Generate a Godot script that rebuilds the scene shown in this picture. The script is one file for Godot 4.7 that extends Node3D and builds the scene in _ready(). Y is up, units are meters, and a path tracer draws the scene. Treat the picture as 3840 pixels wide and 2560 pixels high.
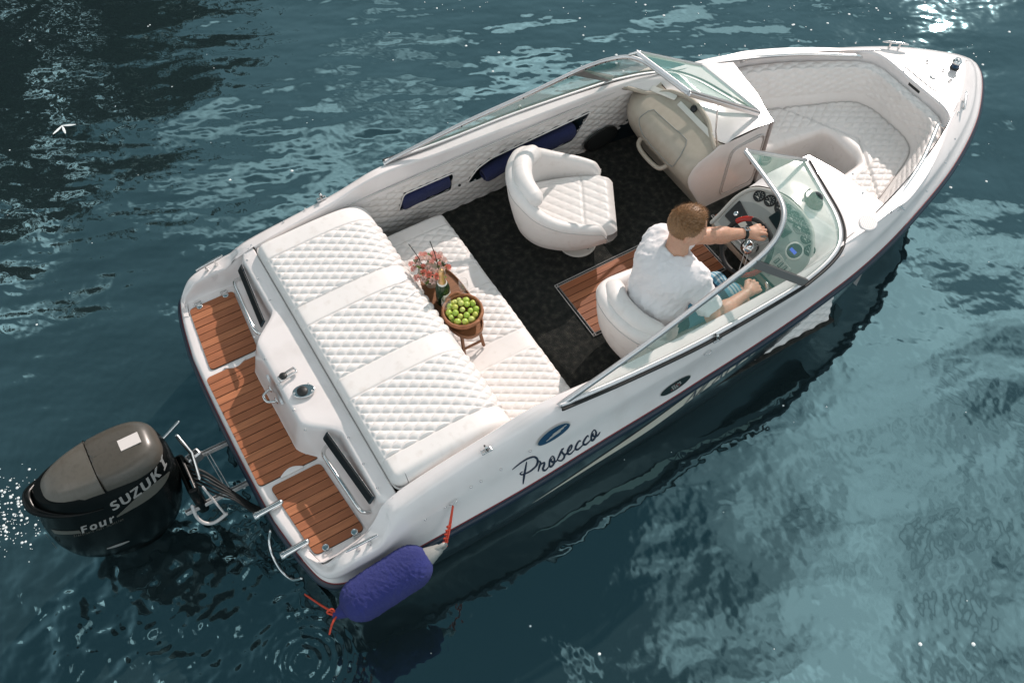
extends Node3D

# Boat axes: x runs to the bow, y up, z to starboard; metres. The water lies at WATER.
const WATER := -0.12
const FLOOR := 0.22
const SUN_TO := Vector3(1.28, 1.0, -0.80)

var M := {}
var used := {}
var rng := RandomNumberGenerator.new()

# ---------------------------------------------------------------- small helpers
func lin(r: float, g: float, b: float, a := 1.0) -> Color:
	var c := Color(r, g, b).linear_to_srgb()
	c.a = a
	return c

func tab(t: Array, x: float) -> float:      # smooth table lookup, t = [[x, y], ...]
	var n := t.size()
	if x <= t[0][0]: return t[0][1]
	if x >= t[n - 1][0]: return t[n - 1][1]
	for k in n - 1:
		if x <= t[k + 1][0]:
			var x0: float = t[k][0]; var x1: float = t[k + 1][0]
			var y0: float = t[k][1]; var y1: float = t[k + 1][1]
			var m0 := (y1 - y0) / (x1 - x0)
			var m1 := m0
			var mid := m0
			if k > 0:
				var s: float = (y0 - t[k - 1][1]) / (x0 - t[k - 1][0])
				m0 = 0.0 if s * mid <= 0.0 else 2.0 * s * mid / (s + mid)
			if k < n - 2:
				var s2: float = (t[k + 2][1] - y1) / (t[k + 2][0] - x1)
				m1 = 0.0 if s2 * mid <= 0.0 else 2.0 * s2 * mid / (s2 + mid)
			var h := x1 - x0
			var u := (x - x0) / h
			return y0 * (2*u*u*u - 3*u*u + 1) + m0 * h * (u*u*u - 2*u*u + u) + y1 * (3*u*u - 2*u*u*u) + m1 * h * (u*u*u - u*u)
	return t[n - 1][1]

func spline(p: Array, n: int) -> Array:     # Catmull-Rom through Vector2 or Vector3 points
	var out := []
	var m := p.size()
	for k in n + 1:
		var f := float(k) / n * (m - 1)
		var i := mini(int(f), m - 2)
		var u := f - i
		var a = p[maxi(i - 1, 0)]; var b = p[i]; var c = p[i + 1]; var d = p[mini(i + 2, m - 1)]
		out.append(0.5 * ((2.0 * b) + (c - a) * u + (2.0 * a - 5.0 * b + 4.0 * c - d) * u * u + (3.0 * b - a - 3.0 * c + d) * u * u * u))
	return out

func even(p: Array, n: int) -> Array:       # resample a polyline at even steps
	var ln := [0.0]
	for k in range(1, p.size()): ln.append(ln[-1] + (p[k] - p[k - 1]).length())
	var out := []
	var i := 0
	for k in n + 1:
		var d: float = ln[-1] * k / n
		while i < p.size() - 2 and ln[i + 1] < d: i += 1
		var span: float = maxf(ln[i + 1] - ln[i], 1e-9)
		out.append(p[i].lerp(p[i + 1], clampf((d - ln[i]) / span, 0, 1)))
	return out

func sstep(a: float, b: float, x: float) -> float:
	return smoothstep(a, b, x)

class MB:                                   # collects triangles; smooth normals inside each piece
	var v := PackedVector3Array()
	var i := PackedInt32Array()
	var c := PackedColorArray()
	var tint := Color.WHITE
	func p(a: Vector3) -> int:
		v.append(a)
		c.append(tint)
		return v.size() - 1
	func t(a: int, b: int, d: int) -> void:
		i.append(a); i.append(b); i.append(d)
	func q(a: int, b: int, d: int, e: int) -> void:
		t(a, b, d); t(a, d, e)
	func quad(a: Vector3, b: Vector3, d: Vector3, e: Vector3) -> void:
		q(p(a), p(b), p(d), p(e))
	func grid(rows: Array, wrap := false, flip := false) -> int:   # rows of points; wrap joins the last column to the first
		var base := v.size()
		var n: int = rows[0].size()
		for r in rows:
			for a in r: p(a)
		var cols := n if wrap else n - 1
		for r in rows.size() - 1:
			for k in cols:
				var a := base + r * n + k
				var b := base + r * n + (k + 1) % n
				if flip: q(a, a + n, b + n, b)
				else: q(a, b, b + n, a + n)
		return base
	func fan(ring: Array, flip := false) -> void:
		var m := Vector3.ZERO
		for a in ring: m += a
		var cc := p(m / ring.size())
		var base := v.size()
		for a in ring: p(a)
		for k in ring.size():
			if flip: t(cc, base + (k + 1) % ring.size(), base + k)
			else: t(cc, base + k, base + (k + 1) % ring.size())
	func mesh(colored := false) -> ArrayMesh:
		var n := PackedVector3Array()
		n.resize(v.size())
		for k in range(0, i.size(), 3):
			var a := v[i[k]]
			var f := (v[i[k + 2]] - a).cross(v[i[k + 1]] - a)
			n[i[k]] += f; n[i[k + 1]] += f; n[i[k + 2]] += f
		for k in n.size():
			n[k] = n[k].normalized() if n[k].length_squared() > 1e-24 else Vector3.UP
		var arr := []
		arr.resize(Mesh.ARRAY_MAX)
		arr[Mesh.ARRAY_VERTEX] = v
		arr[Mesh.ARRAY_NORMAL] = n
		arr[Mesh.ARRAY_INDEX] = i
		if colored: arr[Mesh.ARRAY_COLOR] = c
		var m := ArrayMesh.new()
		m.add_surface_from_arrays(Mesh.PRIMITIVE_TRIANGLES, arr)
		return m

func put(called: String, b, m: Material, parent: Node, at := Vector3.ZERO) -> MeshInstance3D:
	var o := MeshInstance3D.new()
	o.name = called
	o.mesh = b.mesh() if b is MB else b
	o.material_override = m
	o.position = at
	parent.add_child(o, true)
	return o

func tag(o: Node, label: String, category: String, group := "", kind := "") -> Node:
	if label: o.set_meta("label", label)
	if category: o.set_meta("category", category)
	if group: o.set_meta("group", group)
	if kind: o.set_meta("kind", kind)
	return o

func numbered(called: String) -> String:
	var n: int = used.get(called, 0)
	used[called] = n + 1
	return called if n == 0 else "%s_%03d" % [called, n]

func thing(called: String, label: String, category: String, at := Vector3.ZERO, group := "") -> Node3D:
	var o := Node3D.new()
	o.name = numbered(called)
	add_child(o)
	o.position = at
	tag(o, label, category, group)
	return o

func holder(called: String, parent: Node, at := Vector3.ZERO) -> Node3D:
	var o := Node3D.new()
	o.name = called
	parent.add_child(o, true)
	o.position = at
	return o

# ---------------------------------------------------------------- shapes
func frames(path: Array) -> Array:          # parallel-transported frames along a path
	var out := []
	var prev := Vector3.ZERO
	for k in path.size():
		var d: Vector3 = (path[mini(k + 1, path.size() - 1)] - path[maxi(k - 1, 0)]).normalized()
		if prev == Vector3.ZERO:
			prev = d.cross(Vector3.UP)
			if prev.length() < 0.1: prev = d.cross(Vector3.RIGHT)
		prev = (prev - d * prev.dot(d)).normalized()
		out.append([d, prev, d.cross(prev)])
	return out

func tube(b: MB, path: Array, r, segs := 10, ends := true, flat := 1.0) -> void:
	var fr := frames(path)
	var rows := []
	var n := path.size()
	var rad := func(k): return r if r is float else r[k]
	if ends:
		for s in 3:
			var a := PI / 2 * (1.0 - s / 3.0)
			rows.append(ring(path[0] - fr[0][0] * rad.call(0) * sin(a), fr[0], rad.call(0) * maxf(cos(a), 0.02), segs, flat))
	for k in n: rows.append(ring(path[k], fr[k], rad.call(k), segs, flat))
	if ends:
		for s in range(1, 4):
			var a := PI / 2 * s / 3.0
			rows.append(ring(path[n - 1] + fr[n - 1][0] * rad.call(n - 1) * sin(a), fr[n - 1], rad.call(n - 1) * maxf(cos(a), 0.02), segs, flat))
	b.grid(rows, true)

func ring(c: Vector3, f: Array, r: float, segs: int, flat := 1.0) -> Array:
	var out := []
	for k in segs:
		var a := TAU * k / segs
		out.append(c + f[1] * cos(a) * r + f[2] * sin(a) * r * flat)
	return out

func lathe(b: MB, prof: Array, segs := 20, at := Vector3.ZERO, basis := Basis.IDENTITY) -> void:   # prof = [[radius, height], ...] bottom to top
	var rows := []
	for pr in prof:
		var row := []
		for k in segs:
			var a := TAU * k / segs
			row.append(at + basis * Vector3(cos(a) * pr[0], pr[1], sin(a) * pr[0]))
		rows.append(row)
	b.grid(rows, true, true)

func bar(b: MB, a: Vector3, c: Vector3, w: float, h: float, up := Vector3.UP, bev := 0.0) -> void:   # a bar of rectangular section from a to c
	var d := (c - a).normalized()
	var s := d.cross(up)
	if s.length() < 0.01: s = d.cross(Vector3.RIGHT)
	s = s.normalized()
	box(b, (a + c) / 2, Basis(d, s.cross(d), s), Vector3((c - a).length(), h, w), bev)

func box(b: MB, c: Vector3, bas: Basis, size: Vector3, bev := 0.0) -> void:
	var h := size / 2
	if bev <= 0.0:
		for ax in 3:
			for sg in [-1.0, 1.0]:
				var n := Vector3.ZERO; n[ax] = sg
				var u := Vector3.ZERO; u[(ax + 1) % 3] = 1
				var w := n.cross(u)
				var pts := []
				for k in [[-1, -1], [1, -1], [1, 1], [-1, 1]]:
					pts.append(c + bas * ((n + u * k[0] + w * k[1]) * h))
				b.quad(pts[0], pts[3], pts[2], pts[1])
		return
	# rounded box: a sphere's grid pushed out to the corners
	var rows := []
	var seg := 3
	var lat := []
	for k in seg + 1: lat.append([-PI / 2 + PI / 2 * k / seg, -1.0])
	for k in seg + 1: lat.append([PI / 2 * k / seg, 1.0])
	for la in lat:
		var row := []
		for cr in [[1.0, 1.0], [-1.0, 1.0], [-1.0, -1.0], [1.0, -1.0]]:
			var a0: float = 0.0
			if cr[0] < 0 and cr[1] > 0: a0 = PI / 2
			elif cr[0] < 0: a0 = PI
			elif cr[1] < 0: a0 = PI * 1.5
			for k in seg + 1:
				var a := a0 + PI / 2 * k / seg
				var n := Vector3(cos(a) * cos(la[0]), sin(la[0]), sin(a) * cos(la[0]))
				row.append(c + bas * (Vector3(cr[0] * (h.x - bev), la[1] * (h.y - bev), cr[1] * (h.z - bev)) + n * bev))
		rows.append(row)
	b.grid(rows, true, true)

func rounded(poly: Array, r: float, seg := 4) -> Array:     # rounds the corners of a polygon of Vector2
	var out := []
	var n := poly.size()
	for k in n:
		var p: Vector2 = poly[k]
		var a: Vector2 = poly[(k + n - 1) % n]
		var c: Vector2 = poly[(k + 1) % n]
		var d := minf(r, minf((a - p).length(), (c - p).length()) * 0.45)
		var s := p + (a - p).normalized() * d
		var e := p + (c - p).normalized() * d
		for j in seg + 1:
			var u := float(j) / seg
			out.append(s.lerp(p, u).lerp(p.lerp(e, u), u))
	return out

func slab(b: MB, poly: Array, tf: Transform3D, h: float, bev := 0.0) -> void:   # a plate: poly in the local x, z plane, thickness h along local y, top edge rounded
	var rows := []
	var cen := Vector2.ZERO
	for p in poly: cen += p
	cen /= poly.size()
	var steps := [[0.0, 0.0], [0.0, h - bev]]
	if bev > 0.0:
		for k in range(1, 4): steps.append([bev * (1 - cos(PI / 2 * k / 3.0)), h - bev + bev * sin(PI / 2 * k / 3.0)])
	for s in steps:
		var row := []
		var n := poly.size()
		for k in n:
			var p: Vector2 = poly[k]
			var tg: Vector2 = (poly[(k + 1) % n] - poly[(k + n - 1) % n]).normalized()
			var nor := Vector2(-tg.y, tg.x)
			if nor.dot(cen - p) < 0: nor = -nor
			p += nor * s[0]
			row.append(tf * Vector3(p.x, s[1], p.y))
		rows.append(row)
	b.grid(rows, true)
	b.fan(rows[-1], true)
	b.fan(rows[0])

func quilt(x: float, z: float, step := 0.052, amp := 0.006) -> float:   # pillow height of a diamond-stitched cover
	var p := (-0.527 * x + 0.85 * z) / step
	var q := (0.527 * x + 0.85 * z) / step
	var dp := absf(p - roundf(p)) * step
	var dq := absf(q - roundf(q)) * step
	return amp * (1.0 - exp(-dp / 0.0085)) * (1.0 - exp(-dq / 0.0085))

# ---------------------------------------------------------------- textures and materials
func noise_tex(freq: float, octaves: int, seed_: int, ramp: Array, size := 512, kind := FastNoiseLite.TYPE_SIMPLEX_SMOOTH) -> ImageTexture:
	var n := FastNoiseLite.new()
	n.noise_type = kind
	n.seed = seed_
	n.frequency = freq
	n.fractal_octaves = octaves
	var im := n.get_seamless_image(size, size)
	im.convert(Image.FORMAT_L8)
	if ramp.is_empty(): return ImageTexture.create_from_image(im)
	var out := Image.create(size, size, false, Image.FORMAT_RGB8)
	for y in size:
		for x in size:
			var t := im.get_pixel(x, y).r * (ramp.size() - 1)
			var k := mini(int(t), ramp.size() - 2)
			out.set_pixel(x, y, ramp[k].lerp(ramp[k + 1], t - k))
	return ImageTexture.create_from_image(out)

func mat(called: String, col: Color, rough: float, metal := 0.0) -> StandardMaterial3D:
	var m := StandardMaterial3D.new()
	m.resource_name = called
	m.albedo_color = col
	m.roughness = rough
	m.metallic = metal
	M[called] = m
	return m

func skin_tex(m: StandardMaterial3D, t: Texture2D, scale: Vector3) -> void:
	m.albedo_texture = t
	m.uv1_triplanar = true
	m.uv1_scale = scale

func relief(m: StandardMaterial3D, t: Texture2D, depth_cm: float, scale: Vector3) -> void:
	m.heightmap_enabled = true
	m.heightmap_texture = t
	m.heightmap_scale = depth_cm
	m.uv1_triplanar = true
	m.uv1_scale = scale

func make_materials() -> void:
	var W := Color.WHITE
	var g := mat("gelcoat", lin(.80, .75, .735), 0.2)
	g.clearcoat_enabled = true; g.clearcoat = 0.5; g.clearcoat_roughness = 0.08
	skin_tex(g, noise_tex(0.012, 4, 3, [Color(.96, .955, .95), W, W]), Vector3.ONE * 0.6)
	var v := mat("vinyl", lin(.785, .75, .725), 0.46)
	var vg := noise_tex(0.16, 3, 8, [], 512)
	skin_tex(v, noise_tex(0.02, 4, 5, [Color(.95, .94, .93), W, W, Color(.985, .98, .975)]), Vector3.ONE * 0.9)
	var v2 := mat("side_vinyl", lin(.785, .75, .725), 0.46)
	skin_tex(v2, noise_tex(0.02, 4, 6, [Color(.95, .94, .93), W, W]), Vector3.ONE * 0.9)
	var tanp := mat("console_plastic", lin(.50, .44, .37), 0.42)
	skin_tex(tanp, noise_tex(0.03, 4, 16, [Color(.93, .92, .9), W]), Vector3.ONE)
	mat("piping", lin(.55, .52, .5), 0.5)
	mat("dark_gap", lin(.008, .01, .01), 0.8)
	mat("thread", lin(.42, .39, .36), 0.8)
	var c := mat("carpet", W, 0.98)
	var cr := noise_tex(0.012, 6, 21, [lin(.007, .009, .008), lin(.013, .016, .014), lin(.030, .031, .027), lin(.075, .070, .058)], 1024)
	c.albedo_texture = cr
	relief(c, noise_tex(0.22, 3, 22, [], 512), 1.2, Vector3.ONE * 1.3)
	for k in 4:
		var tk := mat("teak_%d" % k, lin([.48, .41, .53, .45][k], [.17, .143, .20, .16][k], [.075, .06, .09, .07][k]), 0.55)
		tk.albedo_texture = teak_tex(40 + k)
		tk.uv1_triplanar = true
		tk.uv1_scale = Vector3(1.5, 2.5, 9.0)
		tk.uv1_offset = Vector3(.13 * k, .31 * k, .47 * k)
	mat("caulk", lin(.01, .009, .008), 0.85)
	mat("chrome", lin(.72, .71, .70), 0.14, 1.0)
	mat("brushed_metal", lin(.70, .69, .69), 0.42, 1.0)
	mat("aluminium", lin(.60, .58, .57), 0.45)
	mat("grey_frame", lin(.16, .155, .15), 0.45)
	mat("black_plastic", lin(.012, .013, .013), 0.42)
	mat("black_rubber", lin(.009, .01, .01), 0.6)
	mat("dark_vent", lin(.008, .022, .03), 0.35)
	var hull := mat("hull_navy", lin(.006, .013, .018), 0.18)
	hull.clearcoat_enabled = true; hull.clearcoat = 0.6
	mat("rub_navy", lin(.010, .020, .038), 0.34)
	mat("stripe_red", lin(.17, .014, .018), 0.4)
	mat("stripe_cream", lin(.70, .64, .54), 0.35)
	mat("decal_navy", lin(.008, .02, .045), 0.4)
	mat("badge_blue", lin(.006, .05, .11), 0.3)
	mat("badge_black", lin(.010, .018, .018), 0.3)
	mat("badge_silver", lin(.45, .45, .43), 0.35)
	mat("badge_red", lin(.25, .06, .06), 0.4)
	var mg := mat("motor_gloss", lin(.004, .005, .005), 0.26)
	mg.metallic_specular = 0.28
	var mt := mat("motor_top", lin(.075, .067, .055), 0.32)
	skin_tex(mt, noise_tex(0.02, 5, 31, [Color(.88, .87, .86), W, Color(.96, .95, .94)]), Vector3.ONE * 2.5)
	var mt2 := mat("motor_tail", lin(.115, .103, .085), 0.3)
	skin_tex(mt2, noise_tex(0.018, 5, 33, [Color(.88, .87, .86), W, Color(.95, .95, .93)]), Vector3.ONE * 2.5)
	mat("motor_letter", lin(.30, .29, .275), 0.4)
	mat("motor_stripe", lin(.10, .095, .08), 0.4)
	mat("sticker", lin(.66, .61, .58), 0.5)
	var fn := mat("fender_cloth", lin(.026, .036, .24), 0.95)
	fn.rim_enabled = true; fn.rim = 0.7
	relief(fn, noise_tex(0.12, 4, 51, [], 512), 1.6, Vector3.ONE * 5.0)
	var tw := mat("towel_navy", lin(.018, .026, .10), 0.95)
	tw.rim_enabled = true; tw.rim = 0.5
	relief(tw, noise_tex(0.2, 3, 52, [], 512), 0.5, Vector3.ONE * 6.0)
	mat("rope_red", lin(.62, .07, .035), 0.8)
	mat("clear_plastic", lin(.30, .30, .28), 0.3)
	var gl := mat("glass", lin(.30, .68, .52, 0.19), 0.03)
	gl.transparency = BaseMaterial3D.TRANSPARENCY_ALPHA
	gl.cull_mode = BaseMaterial3D.CULL_DISABLED
	var cg := mat("clear_glass", lin(.85, .87, .86, 0.10), 0.02)
	cg.transparency = BaseMaterial3D.TRANSPARENCY_ALPHA
	cg.cull_mode = BaseMaterial3D.CULL_DISABLED
	mat("dash_grey", lin(.46, .445, .41), 0.5)
	mat("dash_dark", lin(.30, .305, .285), 0.5)
	mat("gauge_face", lin(.012, .014, .014), 0.4)
	mat("gauge_mark", lin(.62, .58, .52), 0.4)
	mat("phone_glass", lin(.004, .01, .01), 0.06)
	var scr := mat("screen_glow", lin(.01, .02, .10), 0.3)
	scr.emission_enabled = true; scr.emission = lin(.05, .10, .75); scr.emission_energy_multiplier = 0.7
	mat("wheel_red", lin(.42, .025, .015), 0.16)
	mat("wood_dark", lin(.23, .10, .045), 0.42)
	var wd := mat("tray_wood", lin(.34, .155, .072), 0.45)
	skin_tex(wd, teak_tex(61), Vector3(2.0, 2.0, 8.0))
	var wk := mat("wicker", lin(.42, .17, .075), 0.6)
	skin_tex(wk, teak_tex(62), Vector3(9.0, 9.0, 9.0))
	var gp := mat("grape", lin(.44, .56, .10), 0.3)
	gp.subsurf_scatter_enabled = true; gp.subsurf_scatter_strength = 0.25
	mat("grape_deep", lin(.36, .50, .07), 0.3)
	mat("grape_pale", lin(.55, .60, .17), 0.3)
	mat("grape_gold", lin(.50, .52, .10), 0.34)
	mat("bottle_glass", lin(.010, .035, .012), 0.06)
	mat("foil_gold", lin(.62, .40, .20), 0.32, 0.75)
	mat("label_white", lin(.72, .69, .64), 0.5)
	mat("paper", lin(.62, .55, .46), 0.8)
	mat("petal_0", lin(.86, .50, .44), 0.6)
	mat("petal_1", lin(.88, .70, .64), 0.6)
	mat("petal_2", lin(.85, .36, .28), 0.6)
	mat("leaf_0", lin(.10, .17, .035), 0.55)
	mat("leaf_1", lin(.17, .25, .05), 0.55)
	mat("leaf_2", lin(.05, .09, .03), 0.55)
	mat("stick_black", lin(.006, .008, .010), 0.5)
	var sk := mat("skin", lin(.62, .345, .235), 0.5)
	skin_tex(sk, noise_tex(0.03, 4, 71, [Color(.93, .88, .86), W, Color(1, .97, .95)]), Vector3.ONE * 3.0)
	sk.subsurf_scatter_enabled = true; sk.subsurf_scatter_strength = 0.15
	var sh := mat("shirt", lin(.80, .775, .78), 0.85)
	sh.rim_enabled = true; sh.rim = 0.2
	relief(sh, noise_tex(0.25, 3, 72, [], 256), 0.15, Vector3.ONE * 8.0)
	mat("shorts_blue", lin(.08, .26, .38), 0.85)
	mat("shorts_navy", lin(.012, .035, .075), 0.85)
	mat("shorts_pale", lin(.45, .56, .60), 0.85)
	var hr := mat("hair", Color.WHITE, 0.5)
	hr.vertex_color_use_as_albedo = true
	mat("hair_side", lin(.10, .055, .028), 0.55)
	mat("shoe", lin(.03, .03, .03), 0.7)
	mat("watch_strap", lin(.006, .012, .012), 0.5)
	mat("watch_face", lin(.32, .36, .38), 0.08)
	mat("foam_white", lin(.75, .80, .80), 0.7)

func teak_tex(seed_: int) -> ImageTexture:
	var n := FastNoiseLite.new()
	n.seed = seed_; n.frequency = 0.015; n.fractal_octaves = 4
	var n2 := FastNoiseLite.new()
	n2.seed = seed_ + 9; n2.frequency = 0.2
	var im := Image.create(256, 256, false, Image.FORMAT_RGB8)
	for y in 256:
		for x in 256:
			var wx := 128.0 - absf(x - 128.0)
			var wy := 128.0 - absf(y - 128.0)
			var d := 0.86 + 0.13 * n.get_noise_2d(wx * 0.6, wy * 2.0) + 0.07 * n2.get_noise_2d(wx * 0.15, wy * 1.6)
			im.set_pixel(x, y, Color(d, d * 0.985, d * 0.96))
	return ImageTexture.create_from_image(im)

# ---------------------------------------------------------------- camera, sky, sun
func make_view() -> void:
	var cam := Camera3D.new()
	cam.name = "camera"
	cam.transform = Transform3D(Basis(Vector3(0.857632, 0.006970, 0.514217), Vector3(0.423965, 0.556356, -0.714648), Vector3(-0.291069, 0.830915, 0.474194)), Vector3(0.079626, 5.404305, 3.088853))
	cam.fov = 37.86
	cam.near = 0.05
	cam.far = 3000.0
	add_child(cam)
	cam.current = true
	var e := Environment.new()
	e.background_mode = Environment.BG_SKY
	var s := Sky.new()
	var pm := PanoramaSkyMaterial.new()
	pm.panorama = make_sky()
	s.sky_material = pm
	e.sky = s
	e.background_energy_multiplier = 0.9
	e.tonemap_mode = Environment.TONE_MAPPER_LINEAR
	e.tonemap_exposure = 1.2
	e.sdfgi_enabled = true
	e.ssao_enabled = true
	e.ssil_enabled = true
	var we := WorldEnvironment.new()
	we.name = "environment"
	we.environment = e
	add_child(we)
	var sun := DirectionalLight3D.new()
	sun.name = "sun"
	sun.light_energy = 1.05
	sun.light_color = lin(1.0, .87, .80)
	sun.light_angular_distance = 0.53
	sun.shadow_enabled = true
	add_child(sun)
	sun.look_at_from_position(Vector3.ZERO, -SUN_TO.normalized())

func make_sky() -> ImageTexture:
	var w := 2048; var h := 1024
	var im := Image.create(w, h, false, Image.FORMAT_RGBF)
	var n := FastNoiseLite.new()
	n.seed = 14; n.frequency = 1.3; n.fractal_octaves = 6; n.fractal_gain = 0.52
	var wp := FastNoiseLite.new()
	wp.seed = 5; wp.frequency = 0.9; wp.fractal_octaves = 3
	for y in h:
		var el := PI * (0.5 - (y + 0.5) / h)
		var sy := sin(el)
		var zen := Vector3(.07, .135, .165)
		var hor := Vector3(.48, .60, .66)
		var base := hor.lerp(zen, smoothstep(0.42, 0.94, sy))
		if sy < 0.0:
			im.fill_rect(Rect2i(0, y, w, 1), Color(.05, .08, .09))
			continue
		var r := cos(el) / (sy + 0.22)
		for x in w:
			var az := ((x + 0.5) / w - 0.5) * TAU
			var px := sin(az) * r - 10.74
			var pz := -cos(az) * r + 0.31
			var q := wp.get_noise_2d(px, pz) * 0.35
			var d := n.get_noise_2d(px + q, pz - q)
			var k := smoothstep(0.13, 0.44, d)
			k = k * (0.55 + 0.45 * smoothstep(-0.2, 0.5, n.get_noise_2d(px * 3.1 + 40.0, pz * 3.1 - q * 3.0)))
			var cl := Vector3(2.45, 2.42, 2.38)
			var col := base.lerp(cl, k)
			im.set_pixel(x, y, Color(col.x, col.y, col.z))
	return ImageTexture.create_from_image(im)

# ---------------------------------------------------------------- water
var wn := []
func water_h(x: float, z: float) -> float:
	var n1: FastNoiseLite = wn[0]
	var n2: FastNoiseLite = wn[1]
	var n3: FastNoiseLite = wn[2]
	# crests run a little off the boat's own line
	var a := x * 0.906 + z * 0.423
	var b := -x * 0.423 + z * 0.906
	var h := 0.011 * n1.get_noise_2d(a * 0.75, b * 1.1)
	var port := sstep(0.6, -2.5, z)
	h += (0.0014 + 0.0022 * port) * n2.get_noise_2d(a * 1.0, b * 2.9)
	h += 0.0008 * n2.get_noise_2d(x * 4.5 + 31.0, z * 5.5)
	h += 0.00035 * n3.get_noise_2d(x, z)
	var m2 := sstep(2.6, 0.6, Vector2(x + 0.7, (z - 0.7) * 0.8).length())
	h += m2 * 0.0009 * n3.get_noise_2d(x * 1.6 + 9.0, z * 1.1)
	# disturbed water behind the stern and along the wake
	var d := Vector2((x + 0.55) / 0.9, (z - 0.55) / 0.75).length()
	var m := sstep(1.9, 0.3, d)
	if m > 0.0:
		h += m * (0.016 * n2.get_noise_2d(x * 2.6 + z * 1.8, z * 3.4 - x * 1.2) + 0.0030 * n3.get_noise_2d(x * 0.55, z * 0.4))
	# a bubbling ring of ripples off the quarter
	var r := Vector2(x + 0.05, z - 1.17).length()
	h += 0.0024 * sin(r * TAU / 0.055) * exp(-pow(r / 0.26, 2.0)) * sstep(0.0, 0.06, r)
	# the wake ridge that leaves the engine
	var rx := x + 1.22 - 0.10 * sin(z * 6.0)
	h += 0.014 * exp(-rx * rx / 0.006) * sstep(-0.25, 0.1, z) * sstep(1.1, 0.6, z)
	return h

func make_water() -> void:
	for k in 3:
		var n := FastNoiseLite.new()
		n.noise_type = FastNoiseLite.TYPE_SIMPLEX_SMOOTH
		n.seed = 100 + k
		n.frequency = [0.9, 1.1, 13.0][k]
		n.fractal_octaves = [2, 3, 3][k]
		wn.append(n)
	var m := mat("water", lin(.095, .175, .195), 0.03)
	m.metallic = 0.88
	m.metallic_specular = 0.70
	var b := MB.new()
	var A := Vector2(-0.35, -6.3); var B := Vector2(8.7, -0.75); var C := Vector2(3.45, 3.75); var D := Vector2(-2.0, 0.55)
	var nu := 720; var nv := 560
	b.v.resize((nu + 1) * (nv + 1)); b.c.resize((nu + 1) * (nv + 1))
	var idx := 0
	for j in nv + 1:
		var t := float(j) / nv
		for i in nu + 1:
			var s := float(i) / nu
			var p := A.lerp(B, s).lerp(D.lerp(C, s), t)
			var edge := minf(minf(s, 1 - s), minf(t, 1 - t))
			b.v[idx] = Vector3(p.x, WATER + water_h(p.x, p.y) * sstep(0.0, 0.03, edge), p.y)
			idx += 1
	for j in nv:
		for i in nu:
			var a := j * (nu + 1) + i
			var mid := b.v[a]
			if mid.x > 0.4 and mid.x < 4.3 and absf(mid.z) < 0.72: continue
			b.q(a, a + 1, a + nu + 2, a + nu + 1)
	var w := put("water", b, m, self)
	tag(w, "", "", "", "structure")
	# the wide sheet round it, out to the horizon
	var o := MB.new()
	var inner := [A, B, C, D]
	var far := [Vector2(-1500, -1500), Vector2(1500, -1500), Vector2(1500, 1500), Vector2(-1500, 1500)]
	for k in 4:
		var p0: Vector2 = inner[k]; var p1: Vector2 = inner[(k + 1) % 4]
		var f0: Vector2 = far[k]; var f1: Vector2 = far[(k + 1) % 4]
		o.quad(Vector3(p0.x, WATER, p0.y), Vector3(f0.x, WATER, f0.y), Vector3(f1.x, WATER, f1.y), Vector3(p1.x, WATER, p1.y))
	tag(put("water_expanse", o, m, self), "", "", "", "structure")

# ---------------------------------------------------------------- hull and deck
# outer edge of the boat in plan (x, z of the starboard rub rail) and the inner edge of the deck that goes with it
const OUT := [Vector2(.168, .88), Vector2(.212, 1.03), Vector2(.30, 1.10), Vector2(.45, 1.12), Vector2(.6, 1.13), Vector2(.7, 1.133), Vector2(1.2, 1.14), Vector2(1.5, 1.137), Vector2(1.9, 1.12), Vector2(2.3, 1.105), Vector2(2.65, 1.085), Vector2(3.0, 1.065), Vector2(3.36, 1.035), Vector2(3.7, .995), Vector2(3.95, .955), Vector2(4.2, .90), Vector2(4.45, .83), Vector2(4.75, .735), Vector2(5.0, .64), Vector2(5.25, .52), Vector2(5.45, .40), Vector2(5.63, .255), Vector2(5.75, .13), Vector2(5.80, .04), Vector2(5.805, 0.0)]
const INN := [Vector2(.19, .88), Vector2(.245, .975), Vector2(.33, 1.0), Vector2(.45, .995), Vector2(.58, .965), Vector2(.70, .935), Vector2(1.2, .93), Vector2(1.45, .935), Vector2(1.9, .945), Vector2(2.3, .947), Vector2(2.65, .945), Vector2(3.0, .94), Vector2(3.36, .925), Vector2(3.72, .89), Vector2(4.02, .855), Vector2(4.20, .82), Vector2(4.36, .80), Vector2(4.62, .70), Vector2(4.85, .58), Vector2(5.02, .48), Vector2(5.13, .40), Vector2(5.19, .30), Vector2(5.20, .16), Vector2(5.20, .05), Vector2(5.20, 0.0)]
const T_YR := [[.12, .425], [.55, .435], [.7, .445], [1.3, .475], [1.65, .49], [2.0, .50], [2.65, .515], [3.4, .54], [4.0, .56], [4.6, .585], [5.2, .61], [5.82, .64]]
const T_CI := [[.12, .006], [.25, .012], [.52, .022], [.7, .05], [1.3, .06], [1.65, .05], [2.0, .04], [2.65, .025], [3.4, .03], [4.0, .04], [4.6, .05], [5.2, .06], [5.82, .06]]
const T_CY := [[.12, .455], [.22, .475], [.35, .53], [.55, .56], [.7, .60], [1.3, .66], [1.65, .71], [2.0, .745], [2.65, .755], [3.4, .74], [4.0, .705], [4.6, .695], [5.2, .695], [5.82, .69]]
const T_SI := [[.12, .012], [.25, .03], [.53, .045], [.66, .12], [1.3, .13], [1.65, .125], [2.0, .095], [2.65, .06], [3.4, .07], [4.0, .10], [4.6, .12], [5.2, .13], [5.82, .12]]
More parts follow.
